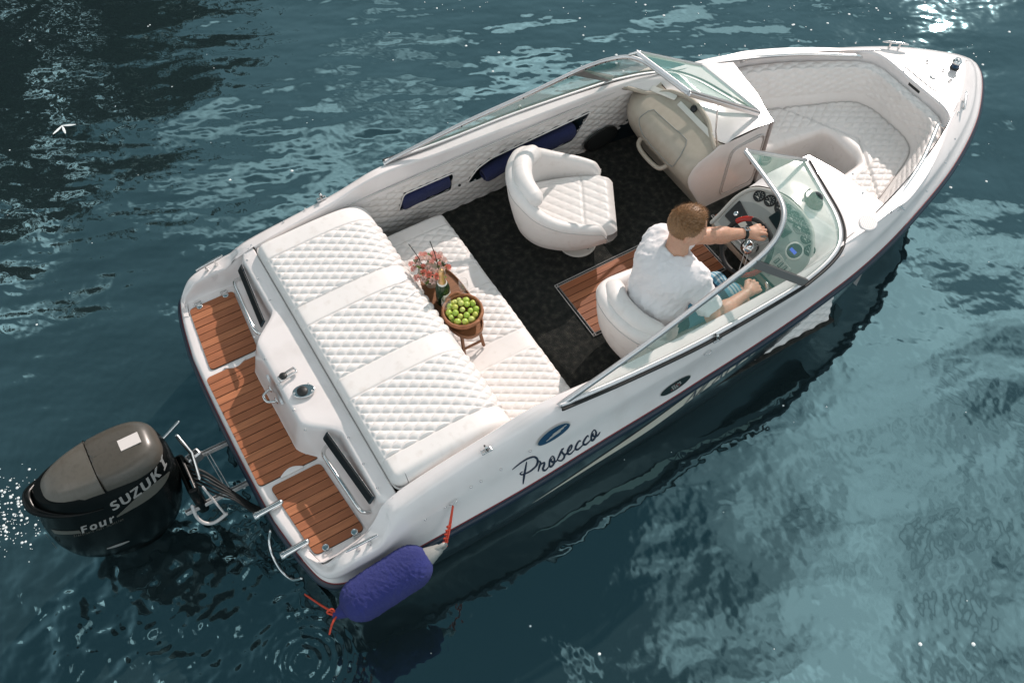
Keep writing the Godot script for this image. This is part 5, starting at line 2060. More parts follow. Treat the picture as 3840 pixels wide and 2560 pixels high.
func oval_poly(rx: float, rz: float, n := 40, pw := 2.5) -> Array:
	var out := []
	for k in n:
		var a := TAU * k / n
		var c := cos(a); var s := sin(a)
		out.append(Vector2(signf(c) * pow(absf(c), 2.0 / pw) * rx, signf(s) * pow(absf(s), 2.0 / pw) * rz))
	return out

func make_picnic() -> void:
	var t := thing("tray_table", "small oval wooden tray table with folding legs standing on the bench", "tray table", TRAY)
	var b := MB.new()
	var top := TRAY_TOP - TRAY.y
	slab(b, oval_poly(.112, .285), Transform3D(Basis.IDENTITY, Vector3(0, top - .012, 0)), .012, .002)
	put("tabletop", b, M.tray_wood, t)
	b = MB.new()
	var rows := []
	for s in [[.108, .281, -.016], [.118, .291, -.014], [.120, .293, .008], [.116, .289, .014], [.110, .283, .012], [.109, .282, -.002]]:
		var row := []
		for p in oval_poly(s[0], s[1]): row.append(Vector3(p.x, top + s[2], p.y))
		rows.append(row)
	b.grid(rows, true)
	put("rim", b, M.tray_wood, t)
	for sz in [1.0, -1.0]:
		for sx in [1.0, -1.0]:
			b = MB.new(); bar(b, Vector3(.055 * sx, top - .014, .215 * sz), Vector3(.066 * sx, .0, .262 * sz), .022, .016, Vector3(1, 0, 0), .003)
			put("leg", b, M.wood_dark, t)
		b = MB.new(); bar(b, Vector3(-.060, .045, .252 * sz), Vector3(.060, .045, .252 * sz), .012, .016, Vector3.UP, .003)
		put("stretcher", b, M.wood_dark, t)
	# wicker basket of green fruit
	var bc := Vector3(1.583, TRAY_TOP + .002, .088)
	var bk := thing("wicker_basket", "round brown wicker basket heaped with green grapes on the tray", "basket", bc)
	for k in 9:
		b = MB.new()
		var y := .006 + .0075 * k
		var r := .082 + .030 * sin(k / 8.0 * 1.35)
		var p := []
		for j in 49:
			var a := TAU * j / 48
			p.append(Vector3(cos(a) * (r + .003 * sin(a * 20 + PI * (k % 2))), y, sin(a) * (r + .003 * sin(a * 20 + PI * (k % 2)))))
		tube(b, p, .0042, 6, false)
		put("weave", b, M.wicker, bk)
	for j in 20:
		var a := TAU * j / 20
		b = MB.new()
		tube(b, [Vector3(cos(a) * .080, 0, sin(a) * .080), Vector3(cos(a) * .099, .035, sin(a) * .099), Vector3(cos(a) * .111, .072, sin(a) * .111)], .0032, 5)
		put("stake", b, M.wicker, bk)
	b = MB.new()
	var rp := []
	for j in 49: rp.append(Vector3(cos(TAU * j / 48) * .114, .076 + .002 * sin(j * 2.1), sin(TAU * j / 48) * .114))
	tube(b, rp, .0085, 8, false)
	put("rim", b, M.wicker, bk)
	b = MB.new()
	var rp2 := []
	for j in 49: rp2.append(Vector3(cos(TAU * j / 48) * .118, .064, sin(TAU * j / 48) * .118))
	tube(b, rp2, .006, 6, false)
	put("band", b, M.wicker, bk)
	b = MB.new(); lathe(b, [[.083, .0], [.083, .004], [.001, .004]], 24)
	put("bottom", b, M.wicker, bk)
	for sz in [-1, 1]:
		b = MB.new(); tube(b, spline([Vector3(-.045, .076, .108 * sz), Vector3(-.03, .088, .122 * sz), Vector3(.03, .088, .122 * sz), Vector3(.045, .076, .108 * sz)], 12), .009, 8)
		put("handle", b, M.wicker, bk)
	# the fruit
	rng.seed = 77
	var sph := MB.new()
	lathe(sph, [[.001, -1.0], [.35, -.93], [.66, -.74], [.88, -.46], [.98, -.15], [.99, .15], [.89, .45], [.67, .74], [.36, .93], [.10, .985], [.03, .955], [.001, .945]], 16)
	var gm := sph.mesh()
	var spots := []
	for lay in [[11, .076, .045], [9, .078, .064], [12, .080, .074], [7, .046, .082], [1, 0.0, .086]]:
		for k in lay[0]:
			var a: float = TAU * (k + rng.randf_range(-.18, .18)) / lay[0] + lay[2] * 40
			spots.append(Vector3(cos(a) * lay[1], lay[2] + rng.randf_range(-.004, .005), sin(a) * lay[1]))
	for k in spots.size():
		var o := MeshInstance3D.new()
		o.name = numbered("grape")
		o.mesh = gm
		var r := rng.randf_range(.0160, .0212)
		o.material_override = [M.grape, M.grape_deep, M.grape_pale, M.grape, M.grape_gold][(k * 3) % 5]
		o.transform = Transform3D(Basis(Vector3(1, 0, .3).normalized(), rng.randf_range(-1.2, 1.2)).scaled(Vector3(r, r, r)), bc + spots[k])
		add_child(o)
		tag(o, "round green grape in the wicker basket on the tray", "grape", "grapes heaped in the basket")
	# sparkling wine bottle
	var bp_ := Vector3(1.545, TRAY_TOP + .002, -.075)
	var bt := thing("wine_bottle", "dark green sparkling wine bottle with gold foil neck, uncorked on the tray", "bottle", bp_)
	b = MB.new()
	lathe(b, [[.001, 0], [.040, 0], [.043, .006], [.043, .125], [.041, .145], [.033, .170], [.022, .192], [.0165, .215], [.0145, .262], [.001, .262]], 28)
	put("glass_body", b, M.bottle_glass, bt)
	b = MB.new()
	lathe(b, [[.0250, .188], [.0180, .212], [.0158, .258], [.0178, .262], [.0178, .274], [.0155, .277], [.016, .292], [.010, .302], [.001, .304]], 22)
	put("foil", b, M.foil_gold, bt)
	b = MB.new(); lathe(b, [[.0290, .178], [.0272, .186], [.0245, .190]], 22)
	put("neck_label", b, M.label_white, bt)
	b = MB.new()
	var lr := []
	for k in 15:
		var a := lerpf(-.35, 2.0, k / 14.0)
		lr.append([Vector3(cos(a) * .0437, .045, sin(a) * .0437), Vector3(cos(a) * .0437, .112, sin(a) * .0437)])
	b.grid(lr)
	put("label", b, M.label_white, bt)
	# two stemless flutes
	for e in [[Vector3(1.515, TRAY_TOP + .002, .022), "clear wine glass standing between the bottle and the basket, next to the pad"], [Vector3(1.665, TRAY_TOP + .002, -.045), "clear wine glass at the outer edge of the tray beside the basket"]]:
		var gl := thing("wine_glass", e[1], "glass", e[0])
		b = MB.new()
		lathe(b, [[.001, 0], [.028, 0], [.029, .002], [.006, .005], [.004, .010], [.0038, .050], [.010, .058], [.024, .080], [.029, .105], [.028, .130], [.0245, .152]], 24)
		put("bowl", b, M.clear_glass, gl)
		b = MB.new()
		var rr := []
		for k in 25: rr.append(Vector3(cos(TAU * k / 24) * .0245, .152, sin(TAU * k / 24) * .0245))
		tube(b, rr, .0011, 5, false)
		put("lip", b, M.clear_glass, gl)
	make_bouquet()

func make_bouquet() -> void:
	var at := Vector3(1.545, TRAY_TOP + .002, -.225)
	var bq := thing("rose_bouquet", "bunch of pink roses and green leaves wrapped in paper, on the tray", "bouquet", at)
	rng.seed = 9
	var b := MB.new()
	var rows := []
	for e in [[.035, 0.0], [.045, .04], [.062, .085], [.082, .115]]:
		var row := []
		for k in 30:
			var a := TAU * k / 30
			var w: float = 1.0 + .10 * sin(a * 7 + e[1] * 30) * (e[1] / .1)
			row.append(Vector3(cos(a) * e[0] * w, e[1] + .012 * sin(a * 5) * e[1] / .1, sin(a) * e[0] * w))
		rows.append(row)
	b.grid(rows, true)
	put("wrapping_paper", b, M.paper, bq)
	# roses: a rosette of cupped petals
	var roses := []
	for mi in 3:
		var rb := MB.new()
		for ringi in 4:
			var n: int = [3, 5, 6, 7][ringi]
			for k in n:
				var a0 := TAU * (k + ringi * .4) / n
				var r: float = [.30, .55, .80, 1.0][ringi]
				var open: float = [.05, .22, .45, .75][ringi]
				var pr := []
				for i in 5:
					var v := i / 4.0
					var row := []
					for j in 5:
						var u := (j / 4.0 - .5) * 2.0
						var wdt := (.62 if ringi > 1 else .9) * sin(PI * (.12 + .80 * v)) * (TAU / n) * .85
						var aa := a0 + u * wdt
						var rad := r * (.35 + .65 * v * (1 - .25 * u * u)) * (1.0 - .12 * (1 - open))
						var y: float = v * (1.0 - .55 * open) - open * .18 * v * v + [.30, .20, .08, .0][ringi]
						row.append(Vector3(cos(aa) * rad, y, sin(aa) * rad))
					pr.append(row)
				rb.grid(pr)
		roses.append(rb.mesh())
	var places := []
	for k in 34:
		var a := k * 2.399963
		var f := sqrt((k + .5) / 34.0)
		places.append(Vector3(cos(a) * f * .104, .150 + .035 * (1 - f * f) + rng.randf_range(-.012, .012), sin(a) * f * .115))
	for k in places.size():
		var p: Vector3 = places[k]
		if k % 7 == 3: continue
		var o := put("rose", roses[k % 3], M["petal_%d" % [0, 1, 1, 0, 2][k % 5]], bq, p)
		var s := rng.randf_range(.023, .033) if k % 4 else .019
		var lean := Vector3(p.x * 6, 1.0, p.z * 6).normalized()
		o.transform = Transform3D(Basis(Quaternion(Vector3.UP, lean)) * Basis(Vector3.UP, rng.randf() * TAU) * Basis.from_scale(Vector3(s, s, s)), p)
	# leaves
	for k in 60:
		var a := rng.randf() * TAU
		var f := sqrt(rng.randf())
		var p := Vector3(cos(a) * f * .095, .125 + .04 * (1 - f) + rng.randf_range(0, .035), sin(a) * f * .105)
		var lb := MB.new()
		var len_ := rng.randf_range(.018, .036)
		var d := Vector3(cos(a + rng.randf_range(-1, 1)), rng.randf_range(.2, 1.0), sin(a + rng.randf_range(-1, 1))).normalized()
		var s := d.cross(Vector3.UP).normalized()
		var up := s.cross(d)
		var lrows := []
		for i in 5:
			var v := i / 4.0
			var w := len_ * .34 * sin(PI * (.06 + .88 * v))
			var c := p + d * len_ * v - up * len_ * .25 * v * v
			lrows.append([c - s * w + up * w * .3, c, c + s * w + up * w * .3])
		lb.grid(lrows)
		put("leaf", lb, M["leaf_%d" % (k % 3)], bq)
	for e in [[Vector3(-.02, .10, -.045), Vector3(-.085, .345, -.075)], [Vector3(.035, .10, .045), Vector3(.02, .375, -.01)]]:
		b = MB.new(); tube(b, spline([e[0], e[0].lerp(e[1], .5) + Vector3(.008, 0, .004), e[1]], 12), .0028, 6)
		put("stick", b, M.stick_black, bq)
	b = MB.new(); tube(b, [Vector3(-.081, .325, -.073), Vector3(-.076, .305, -.071)], .004, 6)
	put("stick_band", b, M.label_white, bq)

# ---------------------------------------------------------------- the driver
class Field:                                # distance field on a grid, meshed as surface nets
	var o: Vector3
	var c: float
	var nx: int; var ny: int; var nz: int
	var f := PackedFloat32Array()
	func _init(lo: Vector3, hi: Vector3, cell: float):
		o = lo; c = cell
		nx = int((hi.x - lo.x) / cell) + 2; ny = int((hi.y - lo.y) / cell) + 2; nz = int((hi.z - lo.z) / cell) + 2
		f.resize(nx * ny * nz)
		f.fill(0.2)
	func span(lo: Vector3, hi: Vector3) -> Array:
		return [clampi(int((lo.x - o.x) / c), 0, nx - 1), clampi(int((hi.x - o.x) / c) + 2, 0, nx), clampi(int((lo.y - o.y) / c), 0, ny - 1), clampi(int((hi.y - o.y) / c) + 2, 0, ny), clampi(int((lo.z - o.z) / c), 0, nz - 1), clampi(int((hi.z - o.z) / c) + 2, 0, nz)]
	func cap(a: Vector3, b: Vector3, ra: float, rb: float, k := 0.02, sq := Vector3.ONE) -> void:
		var m := Vector3.ONE * (maxf(ra, rb) + k + c * 2)
		m = Vector3(m.x / sq.x, m.y / sq.y, m.z / sq.z)
		var lo := Vector3(minf(a.x, b.x), minf(a.y, b.y), minf(a.z, b.z)) - m
		var hi := Vector3(maxf(a.x, b.x), maxf(a.y, b.y), maxf(a.z, b.z)) + m
		var s := span(lo, hi)
		var ab := (b - a) * sq
		var l2 := maxf(ab.length_squared(), 1e-9)
		for x in range(s[0], s[1]):
			for y in range(s[2], s[3]):
				var base := (x * ny + y) * nz
				for z in range(s[4], s[5]):
					var p := (o + Vector3(x, y, z) * c - a) * sq
					var t := clampf(p.dot(ab) / l2, 0, 1)
					var d := (p - ab * t).length() - lerpf(ra, rb, t)
					var e := f[base + z]
					var h := maxf(k - absf(d - e), 0.0) / k
					f[base + z] = minf(d, e) - h * h * k * 0.25
	func ball(p: Vector3, bas: Basis, r: Vector3, k := 0.02) -> void:
		var mx := maxf(r.x, maxf(r.y, r.z)) + k + c * 2
		var s := span(p - Vector3.ONE * mx, p + Vector3.ONE * mx)
		var inv := bas.inverse()
		for x in range(s[0], s[1]):
			for y in range(s[2], s[3]):
				var base := (x * ny + y) * nz
				for z in range(s[4], s[5]):
					var q := inv * (o + Vector3(x, y, z) * c - p)
					var u := q / r
					var k0 := u.length()
					var k1 := (u / r).length()
					var d := k0 * (k0 - 1.0) / maxf(k1, 1e-6)
					var e := f[base + z]
					var h := maxf(k - absf(d - e), 0.0) / k
					f[base + z] = minf(d, e) - h * h * k * 0.25
	func cut(p: Vector3, n: Vector3, lo := Vector3(-99, -99, -99), hi := Vector3(99, 99, 99)) -> void:   # removes what lies on the side n points to
		var s := span(lo, hi) if lo.x > -90 else [0, nx, 0, ny, 0, nz]
		for x in range(s[0], s[1]):
			for y in range(s[2], s[3]):
				var base := (x * ny + y) * nz
				for z in range(s[4], s[5]):
					f[base + z] = maxf(f[base + z], (o + Vector3(x, y, z) * c - p).dot(n))
	func carve(p: Vector3, r: float) -> void:
		var s := span(p - Vector3.ONE * (r + c * 2), p + Vector3.ONE * (r + c * 2))
		for x in range(s[0], s[1]):
			for y in range(s[2], s[3]):
				var base := (x * ny + y) * nz
				for z in range(s[4], s[5]):
					f[base + z] = maxf(f[base + z], r - (o + Vector3(x, y, z) * c - p).length())
	func build(b) -> void:
		var id := PackedInt32Array()
		id.resize(nx * ny * nz)
		id.fill(-1)
		var sy := nz; var sx := ny * nz
		var off := [0, 1, sy, sy + 1, sx, sx + 1, sx + sy, sx + sy + 1]
		var cor := [Vector3(0,0,0), Vector3(0,0,1), Vector3(0,1,0), Vector3(0,1,1), Vector3(1,0,0), Vector3(1,0,1), Vector3(1,1,0), Vector3(1,1,1)]
		var edges := [[0,1],[2,3],[4,5],[6,7],[0,2],[1,3],[4,6],[5,7],[0,4],[1,5],[2,6],[3,7]]
		for x in nx - 1:
			for y in ny - 1:
				var base := x * sx + y * sy
				for z in nz - 1:
					var i := base + z
					var neg := 0
					for k in 8:
						if f[i + off[k]] < 0.0: neg += 1
					if neg == 0 or neg == 8: continue
					var s := Vector3.ZERO
					var n := 0
					for e in edges:
						var fa := f[i + off[e[0]]]; var fb := f[i + off[e[1]]]
						if (fa < 0.0) != (fb < 0.0):
							s += cor[e[0]].lerp(cor[e[1]], fa / (fa - fb))
							n += 1
					id[i] = b.p(o + (Vector3(x, y, z) + s / n) * c)
		for x in range(1, nx - 1):
			for y in range(1, ny - 1):
				var base := x * sx + y * sy
				for z in range(1, nz - 1):
					var i := base + z
					var fi := f[i]
					for ax in 3:
						var st: int = [sx, sy, 1][ax]
						var fj := f[i + st]
						if (fi < 0.0) == (fj < 0.0): continue
						var u: int = [sy, 1, sx][ax]; var w: int = [1, sx, sy][ax]
						var a := id[i]; var b1 := id[i - u]; var c1 := id[i - u - w]; var d1 := id[i - w]
						if a < 0 or b1 < 0 or c1 < 0 or d1 < 0: continue
						if fi < 0.0: b.q(a, d1, c1, b1)
						else: b.q(a, b1, c1, d1)

const J := {
	"pelvis": Vector3(2.57, .60, .60), "spine": Vector3(2.595, .80, .60), "chest": Vector3(2.64, .965, .585), "neck": Vector3(2.685, 1.085, .572),
	"head": Vector3(2.765, 1.228, .548),
	"lsh": Vector3(2.70, 1.025, .415), "rsh": Vector3(2.715, 1.0, .742), "lel": Vector3(3.02, .93, .488), "rel": Vector3(2.765, .795, .905),
	"lwr": Vector3(3.285, .838, .532), "rwr": Vector3(3.055, .768, .848),
	"lhip": Vector3(2.62, .585, .545), "rhip": Vector3(2.62, .585, .675), "lkn": Vector3(3.05, .575, .61), "rkn": Vector3(3.09, .60, .735),
	"lan": Vector3(3.21, .29, .60), "ran": Vector3(3.27, .29, .73)}

func torso(g: Field, e: float, k: float) -> void:
	g.cap(J.pelvis + Vector3(0, -.01, -.06), J.pelvis + Vector3(0, -.01, .06), .118 + e, .118 + e, k)
	g.cap(J.pelvis, J.spine, .135 + e, .132 + e, k)
	g.cap(J.spine + Vector3(.01, 0, -.05), J.spine + Vector3(.01, 0, .05), .122 + e, .122 + e, k)
	g.cap(J.chest + Vector3(-.015, 0, -.075), J.chest + Vector3(-.015, 0, .075), .118 + e, .118 + e, k)
	g.cap(J.spine, J.chest, .135 + e, .13 + e, k)
	g.cap(J.neck + Vector3(-.02, -.045, 0), J.lsh + Vector3(-.01, -.005, .02), .055 + e, .068 + e, k)
	g.cap(J.neck + Vector3(-.02, -.045, 0), J.rsh + Vector3(-.01, -.005, -.02), .055 + e, .068 + e, k)

func make_person() -> void:
	var at := Vector3(2.62, .53, .60)
	var body := Field.new(Vector3(2.38, .22, .30), Vector3(3.42, 1.20, 1.0), .0115)
	body.cap(J.pelvis, J.spine, .12, .115, .04)
	body.cap(J.spine, J.chest, .12, .12, .05)
	body.cap(J.chest + Vector3(0, .02, -.10), J.chest + Vector3(0, .02, .10), .09, .09, .05)
	body.cap(J.chest, J.neck, .08, .06, .05)
	body.cap(J.neck, J.head + Vector3(-.025, -.05, 0), .060, .058, .03)
	for s in ["l", "r"]:
		body.cap(J[s + "sh"], J[s + "el"], .056, .045, .04)
		body.cap(J[s + "el"], J[s + "el"].lerp(J[s + "wr"], .35), .045, .0475, .03)
		body.cap(J[s + "el"].lerp(J[s + "wr"], .3), J[s + "wr"], .047, .029, .03)
		body.cap(J[s + "hip"], J[s + "kn"], .082, .060, .05)
		body.cap(J[s + "kn"], J[s + "kn"].lerp(J[s + "an"], .4), .058, .056, .03)
		body.cap(J[s + "kn"].lerp(J[s + "an"], .35), J[s + "an"], .055, .036, .03)
	var b := MB.new()
	body.build(b)
	# head
	var yaw := deg_to_rad(33); var pitch := deg_to_rad(-12)
	var hb := Basis(Vector3.UP, -yaw) * Basis(Vector3.BACK, pitch)      # local x looks out of the face
	var hc: Vector3 = J.head
	var head := Field.new(hc - Vector3(.16, .17, .15), hc + Vector3(.17, .16, .15), .005)
	head.ball(hc + hb * Vector3(-.012, .022, 0), hb, Vector3(.104, .107, .084), .02)
	head.ball(hc + hb * Vector3(.030, -.045, 0), hb, Vector3(.066, .079, .064), .04)
	head.ball(hc + hb * Vector3(.062, -.092, 0), hb, Vector3(.026, .022, .030), .03)
	head.cap(hc + hb * Vector3(.074, .018, -.032), hc + hb * Vector3(.074, .018, .032), .014, .014, .025)
	head.cap(hc + hb * Vector3(.086, .005, 0), hc + hb * Vector3(.108, -.032, 0), .007, .012, .014)
	head.cap(hc + hb * Vector3(.093, -.036, -.011), hc + hb * Vector3(.093, -.036, .011), .008, .008, .01)
	head.cap(hc + hb * Vector3(.084, -.060, -.018), hc + hb * Vector3(.084, -.060, .018), .007, .007, .01)
	for s in [-1.0, 1.0]:
		head.ball(hc + hb * Vector3(-.005, -.012, .084 * s), hb * Basis(Vector3.UP, .35 * s), Vector3(.019, .031, .008), .010)
		head.ball(hc + hb * Vector3(.060, -.030, .040 * s), hb, Vector3(.022, .022, .02), .03)
		head.carve(hc + hb * Vector3(.094, -.002, .030 * s), .011)
	head.cap(hc + hb * Vector3(-.025, -.07, 0), J.neck + Vector3(0, .03, 0), .056, .060, .03)
	head.build(b)
	# hands
	hand(b, J.lwr, Vector3(.955, .10, .22).normalized(), Vector3(-.12, .99, 0).normalized(), 1.0, .75)
	hand(b, J.rwr, Vector3(.97, -.02, -.14).normalized(), Vector3(.05, .90, .30).normalized(), -1.0, 1.25)
	for k in b.v.size(): b.v[k] -= at
	var body_mesh := b.mesh()
	var pm := MeshInstance3D.new()
	pm.name = numbered("person")
	pm.mesh = body_mesh
	pm.material_override = M.skin
	add_child(pm)
	pm.position = at
	tag(pm, "person in a white T-shirt and blue shorts sitting in the helm chair, steering", "person")
	# T-shirt
	var sf := Field.new(Vector3(2.36, .50, .28), Vector3(3.0, 1.16, 1.0), .0105)
	torso(sf, .012, .07)
	var ls: Vector3 = J.lsh.lerp(J.lel, .62); var rs: Vector3 = J.rsh.lerp(J.rel, .80)
	sf.cap(J.lsh, ls, .075, .068, .04)
	sf.cap(J.rsh, rs, .078, .070, .04)
	var ld: Vector3 = (J.lel - J.lsh).normalized(); var rd: Vector3 = (J.rel - J.rsh).normalized()
	sf.cut(ls - ld * .01, ld, ls - Vector3(.13, .13, .12), ls + Vector3(.16, .12, .12))
	sf.cut(rs - rd * .01, rd, rs - Vector3(.12, .14, .08), rs + Vector3(.13, .10, .16))
	sf.cut(Vector3(2.57, .545, .60), Vector3(-.15, -1, 0).normalized())
	sf.carve(J.neck + Vector3(.015, .06, 0), .078)
	var sb := MB.new()
	sf.build(sb)
	var n := FastNoiseLite.new(); n.seed = 12; n.frequency = 5.5; n.fractal_octaves = 3; n.noise_type = FastNoiseLite.TYPE_SIMPLEX_SMOOTH
	var tmp := sb.mesh()
	var nor: PackedVector3Array = tmp.surface_get_arrays(0)[Mesh.ARRAY_NORMAL]
	for k in sb.v.size():
		var p := sb.v[k]
		var fold := n.get_noise_3d(p.x * 1.8 + p.y * 1.1, p.y * .8, p.z * 1.6)
		var ridge := 1.0 - absf(n.get_noise_3d(p.x * 1.2 - p.y * 1.3 + 7.0, p.y * .7 + p.x, p.z * 2.2)) * 2.0
		sb.v[k] = p + nor[k] * (.008 * fold + .013 * maxf(ridge - .35, 0.0)) - at
	put("t_shirt", sb, M.shirt, pm)
	# shorts
	var df := Field.new(Vector3(2.40, .44, .36), Vector3(3.20, .76, .82), .0105)
	df.cap(J.pelvis + Vector3(.01, -.015, -.06), J.pelvis + Vector3(.01, -.015, .06), .128, .128, .05)
	for s in ["l", "r"]:
		df.cap(J[s + "hip"], J[s + "kn"] + Vector3(-.0, .004, 0), .100, .080, .03)
	df.cut(Vector3(3.105, .6, .6), Vector3(1, 0, 0))
	var db := MB.new()
	df.build(db)
	# stripes are bands of the cloth itself, split by their distance down the leg
	var parts := {"shorts_blue": MB.new(), "shorts_navy": MB.new(), "shorts_pale": MB.new()}
	var maps := {"shorts_blue": {}, "shorts_navy": {}, "shorts_pale": {}}
	for k in range(0, db.i.size(), 3):
		var cx := (db.v[db.i[k]].x + db.v[db.i[k + 1]].x + db.v[db.i[k + 2]].x) / 3
		var key := "shorts_blue"
		if cx > 2.955 and cx < 3.005: key = "shorts_navy"
		elif (cx > 3.03 and cx < 3.043) or (cx > 3.055 and cx < 3.068) or (cx > 3.08 and cx < 3.09) or cx < 2.72: key = "shorts_pale" if cx > 2.72 else "shorts_navy"
		var mb: MB = parts[key]
		for j in 3:
			var vi := db.i[k + j]
			if not maps[key].has(vi): maps[key][vi] = mb.p(db.v[vi] - at)
			mb.i.append(maps[key][vi])
	put("shorts", parts.shorts_blue, M.shorts_blue, pm)
	put("shorts_band", parts.shorts_navy, M.shorts_navy, pm)
	put("shorts_piping", parts.shorts_pale, M.shorts_pale, pm)
	# shoes
	for s in ["l", "r"]:
		var fb := Field.new(J[s + "an"] + Vector3(-.09, -.10, -.07), J[s + "an"] + Vector3(.22, .06, .07), .009)
		fb.cap(J[s + "an"] + Vector3(-.03, -.035, 0), J[s + "an"] + Vector3(.15, -.042, 0), .040, .034, .02)
		fb.cap(J[s + "an"] + Vector3(-.01, -.03, 0), J[s + "an"] + Vector3(0, .01, 0), .042, .042, .02)
		fb.cut(J[s + "an"] + Vector3(0, -.068, 0), Vector3.DOWN)
		var fm := MB.new()
		fb.build(fm)
		for k in fm.v.size(): fm.v[k] -= at
		put("shoe", fm, M.shoe, pm)
	# cropped hair: a thin cap with many short tufts, fairer on top than at the clippered sides
	var hn := FastNoiseLite.new(); hn.seed = 2; hn.frequency = 60.0
	var hf := Field.new(hc - Vector3(.17, .16, .15), hc + Vector3(.17, .17, .15), .0052)
	hf.ball(hc + hb * Vector3(-.016, .026, 0), hb, Vector3(.108, .111, .0885), .01)
	hf.ball(hc + hb * Vector3(-.002, .052, 0), hb, Vector3(.096, .094, .083), .02)
	hf.cut(hc + hb * Vector3(-.02, -.052, 0), hb * Vector3(.42, -1, 0).normalized())
	hf.cut(hc + hb * Vector3(.044, .06, 0), hb * Vector3(1, -.22, 0).normalized())
	hf.cut(hc + hb * Vector3(.018, .0, 0), hb * Vector3(1, -.5, 0).normalized())
	for s in [-1.0, 1.0]: hf.carve(hc + hb * Vector3(.006, -.020, .092 * s), .030)
	var hm := MB.new()
	hf.build(hm)
	var m2 := hm.mesh()
	var hnor: PackedVector3Array = m2.surface_get_arrays(0)[Mesh.ARRAY_NORMAL]
	var inv := hb.inverse()
	var tone := Color(.27, .14, .062)
	for k in hm.v.size():
		hm.c[k] = tone * (.9 + .3 * hn.get_noise_3dv(hm.v[k] * 2.0))
		hm.v[k] += hnor[k] * .002 * hn.get_noise_3dv(hm.v[k]) - at
	rng.seed = 5
	var nv := hnor.size()
	for k in 3600:
		var i := rng.randi() % nv
		var p := hm.v[i]
		var nn := hnor[i]
		var ly := (inv * (p + at - hc)).y
		var tp := sstep(.03, .08, ly)
		var sweep: Vector3 = (nn * .35 + Vector3.DOWN * .8).lerp(nn * .75 + hb * Vector3(.5, .1, rng.randf_range(-.35, .35)), tp).normalized()
		var ln := lerpf(rng.randf_range(.005, .009), rng.randf_range(.010, .024), tp)
		var sd := sweep.cross(nn).normalized() * rng.randf_range(.0010, .0019)
		hm.tint = tone * rng.randf_range(.6, 1.5)
		var a := hm.p(p - sd); var c := hm.p(p + sd); var d := hm.p(p + sweep * ln)
		hm.t(a, c, d)
	put("hair", hm.mesh(true), M.hair, pm)
	# eyes
	for s in [-1.0, 1.0]:
		var eb := MB.new()
		lathe(eb, [[.001, -.009], [.007, -.006], [.0095, 0], [.007, .006], [.001, .009]], 10, hc + hb * Vector3(.082, -.002, .030 * s) - at)
		put("eye", eb, M.hair_side, pm)
	# wrist watch on the left arm
	var wd: Vector3 = (J.lwr - J.lel).normalized()
	var wc: Vector3 = J.lwr - wd * .022
	var up := (Vector3.UP - wd * wd.y).normalized()
	var sd2 := wd.cross(up)
	var wb := MB.new()
	var rows := []
	for k in 33:
		var a := TAU * k / 32
		var rad := up * cos(a) + sd2 * sin(a)
		rows.append([wc + rad * .0335 - wd * .011 - at, wc + rad * .0365 - wd * .010 - at, wc + rad * .0365 + wd * .010 - at, wc + rad * .0335 + wd * .011 - at])
	wb.grid(rows)
	put("watch_strap", wb, M.watch_strap, pm)
	wb = MB.new(); box(wb, wc + up * .040 - at, Basis(wd, up, wd.cross(up)), Vector3(.038, .009, .032), .004)
	put("watch", wb, M.watch_face, pm)

func hand(b: MB, wrist: Vector3, d: Vector3, up: Vector3, side: float, curl: float) -> void:
	# d runs from wrist to knuckles, up is the back of the hand; side = +1 puts the thumb towards d x up
	up = (up - d * up.dot(d)).normalized()
	var lat := d.cross(up) * side
	var c := wrist + d * .085
	var f := Field.new(c - Vector3(.13, .11, .11), c + Vector3(.13, .11, .11), .0042)
	f.cap(wrist - d * .02, wrist + d * .02, .029, .027, .02)
	for k in 4:
		var o := (1.5 - k) * .0195
		f.cap(wrist + d * .012 + lat * o * .55, wrist + d * .082 + lat * o - up * .004 * absf(k - 1.5), .0165, .0135, .012)
	for k in 4:
		var o := (1.5 - k) * .0205
		var ln: float = [.88, 1.0, .95, .76][k]
		var p0 := wrist + d * (.083 - .006 * absf(k - 1.2)) + lat * o
		var spread := lat * (1.5 - k) * .06
		var a1 := curl * .55; var a2 := curl * 1.25; var a3 := curl * 1.75
		var d1 := (d * cos(a1) - up * sin(a1) + spread).normalized()
		var d2 := (d * cos(a2) - up * sin(a2) + spread * .5).normalized()
		var d3 := (d * cos(a3) - up * sin(a3)).normalized()
		var p1 := p0 + d1 * .040 * ln; var p2 := p1 + d2 * .026 * ln; var p3 := p2 + d3 * .020 * ln
		f.cap(p0, p1, .0108, .0098, .006); f.cap(p1, p2, .0098, .0090, .004); f.cap(p2, p3, .0090, .0078, .004)
	var t0 := wrist + d * .026 + lat * .030 - up * .008
	var t1 := t0 + (d * .75 + lat * .55 - up * .25).normalized() * .040
	var t2 := t1 + (d * .9 + lat * .05 - up * .45).normalized() * .030
	var t3 := t2 + (d * .8 - lat * .25 - up * .5).normalized() * .022
	f.cap(t0 - d * .01 - lat * .008, t1, .0165, .0125, .012); f.cap(t1, t2, .0120, .0108, .006); f.cap(t2, t3, .0105, .0088, .005)
	f.build(b)

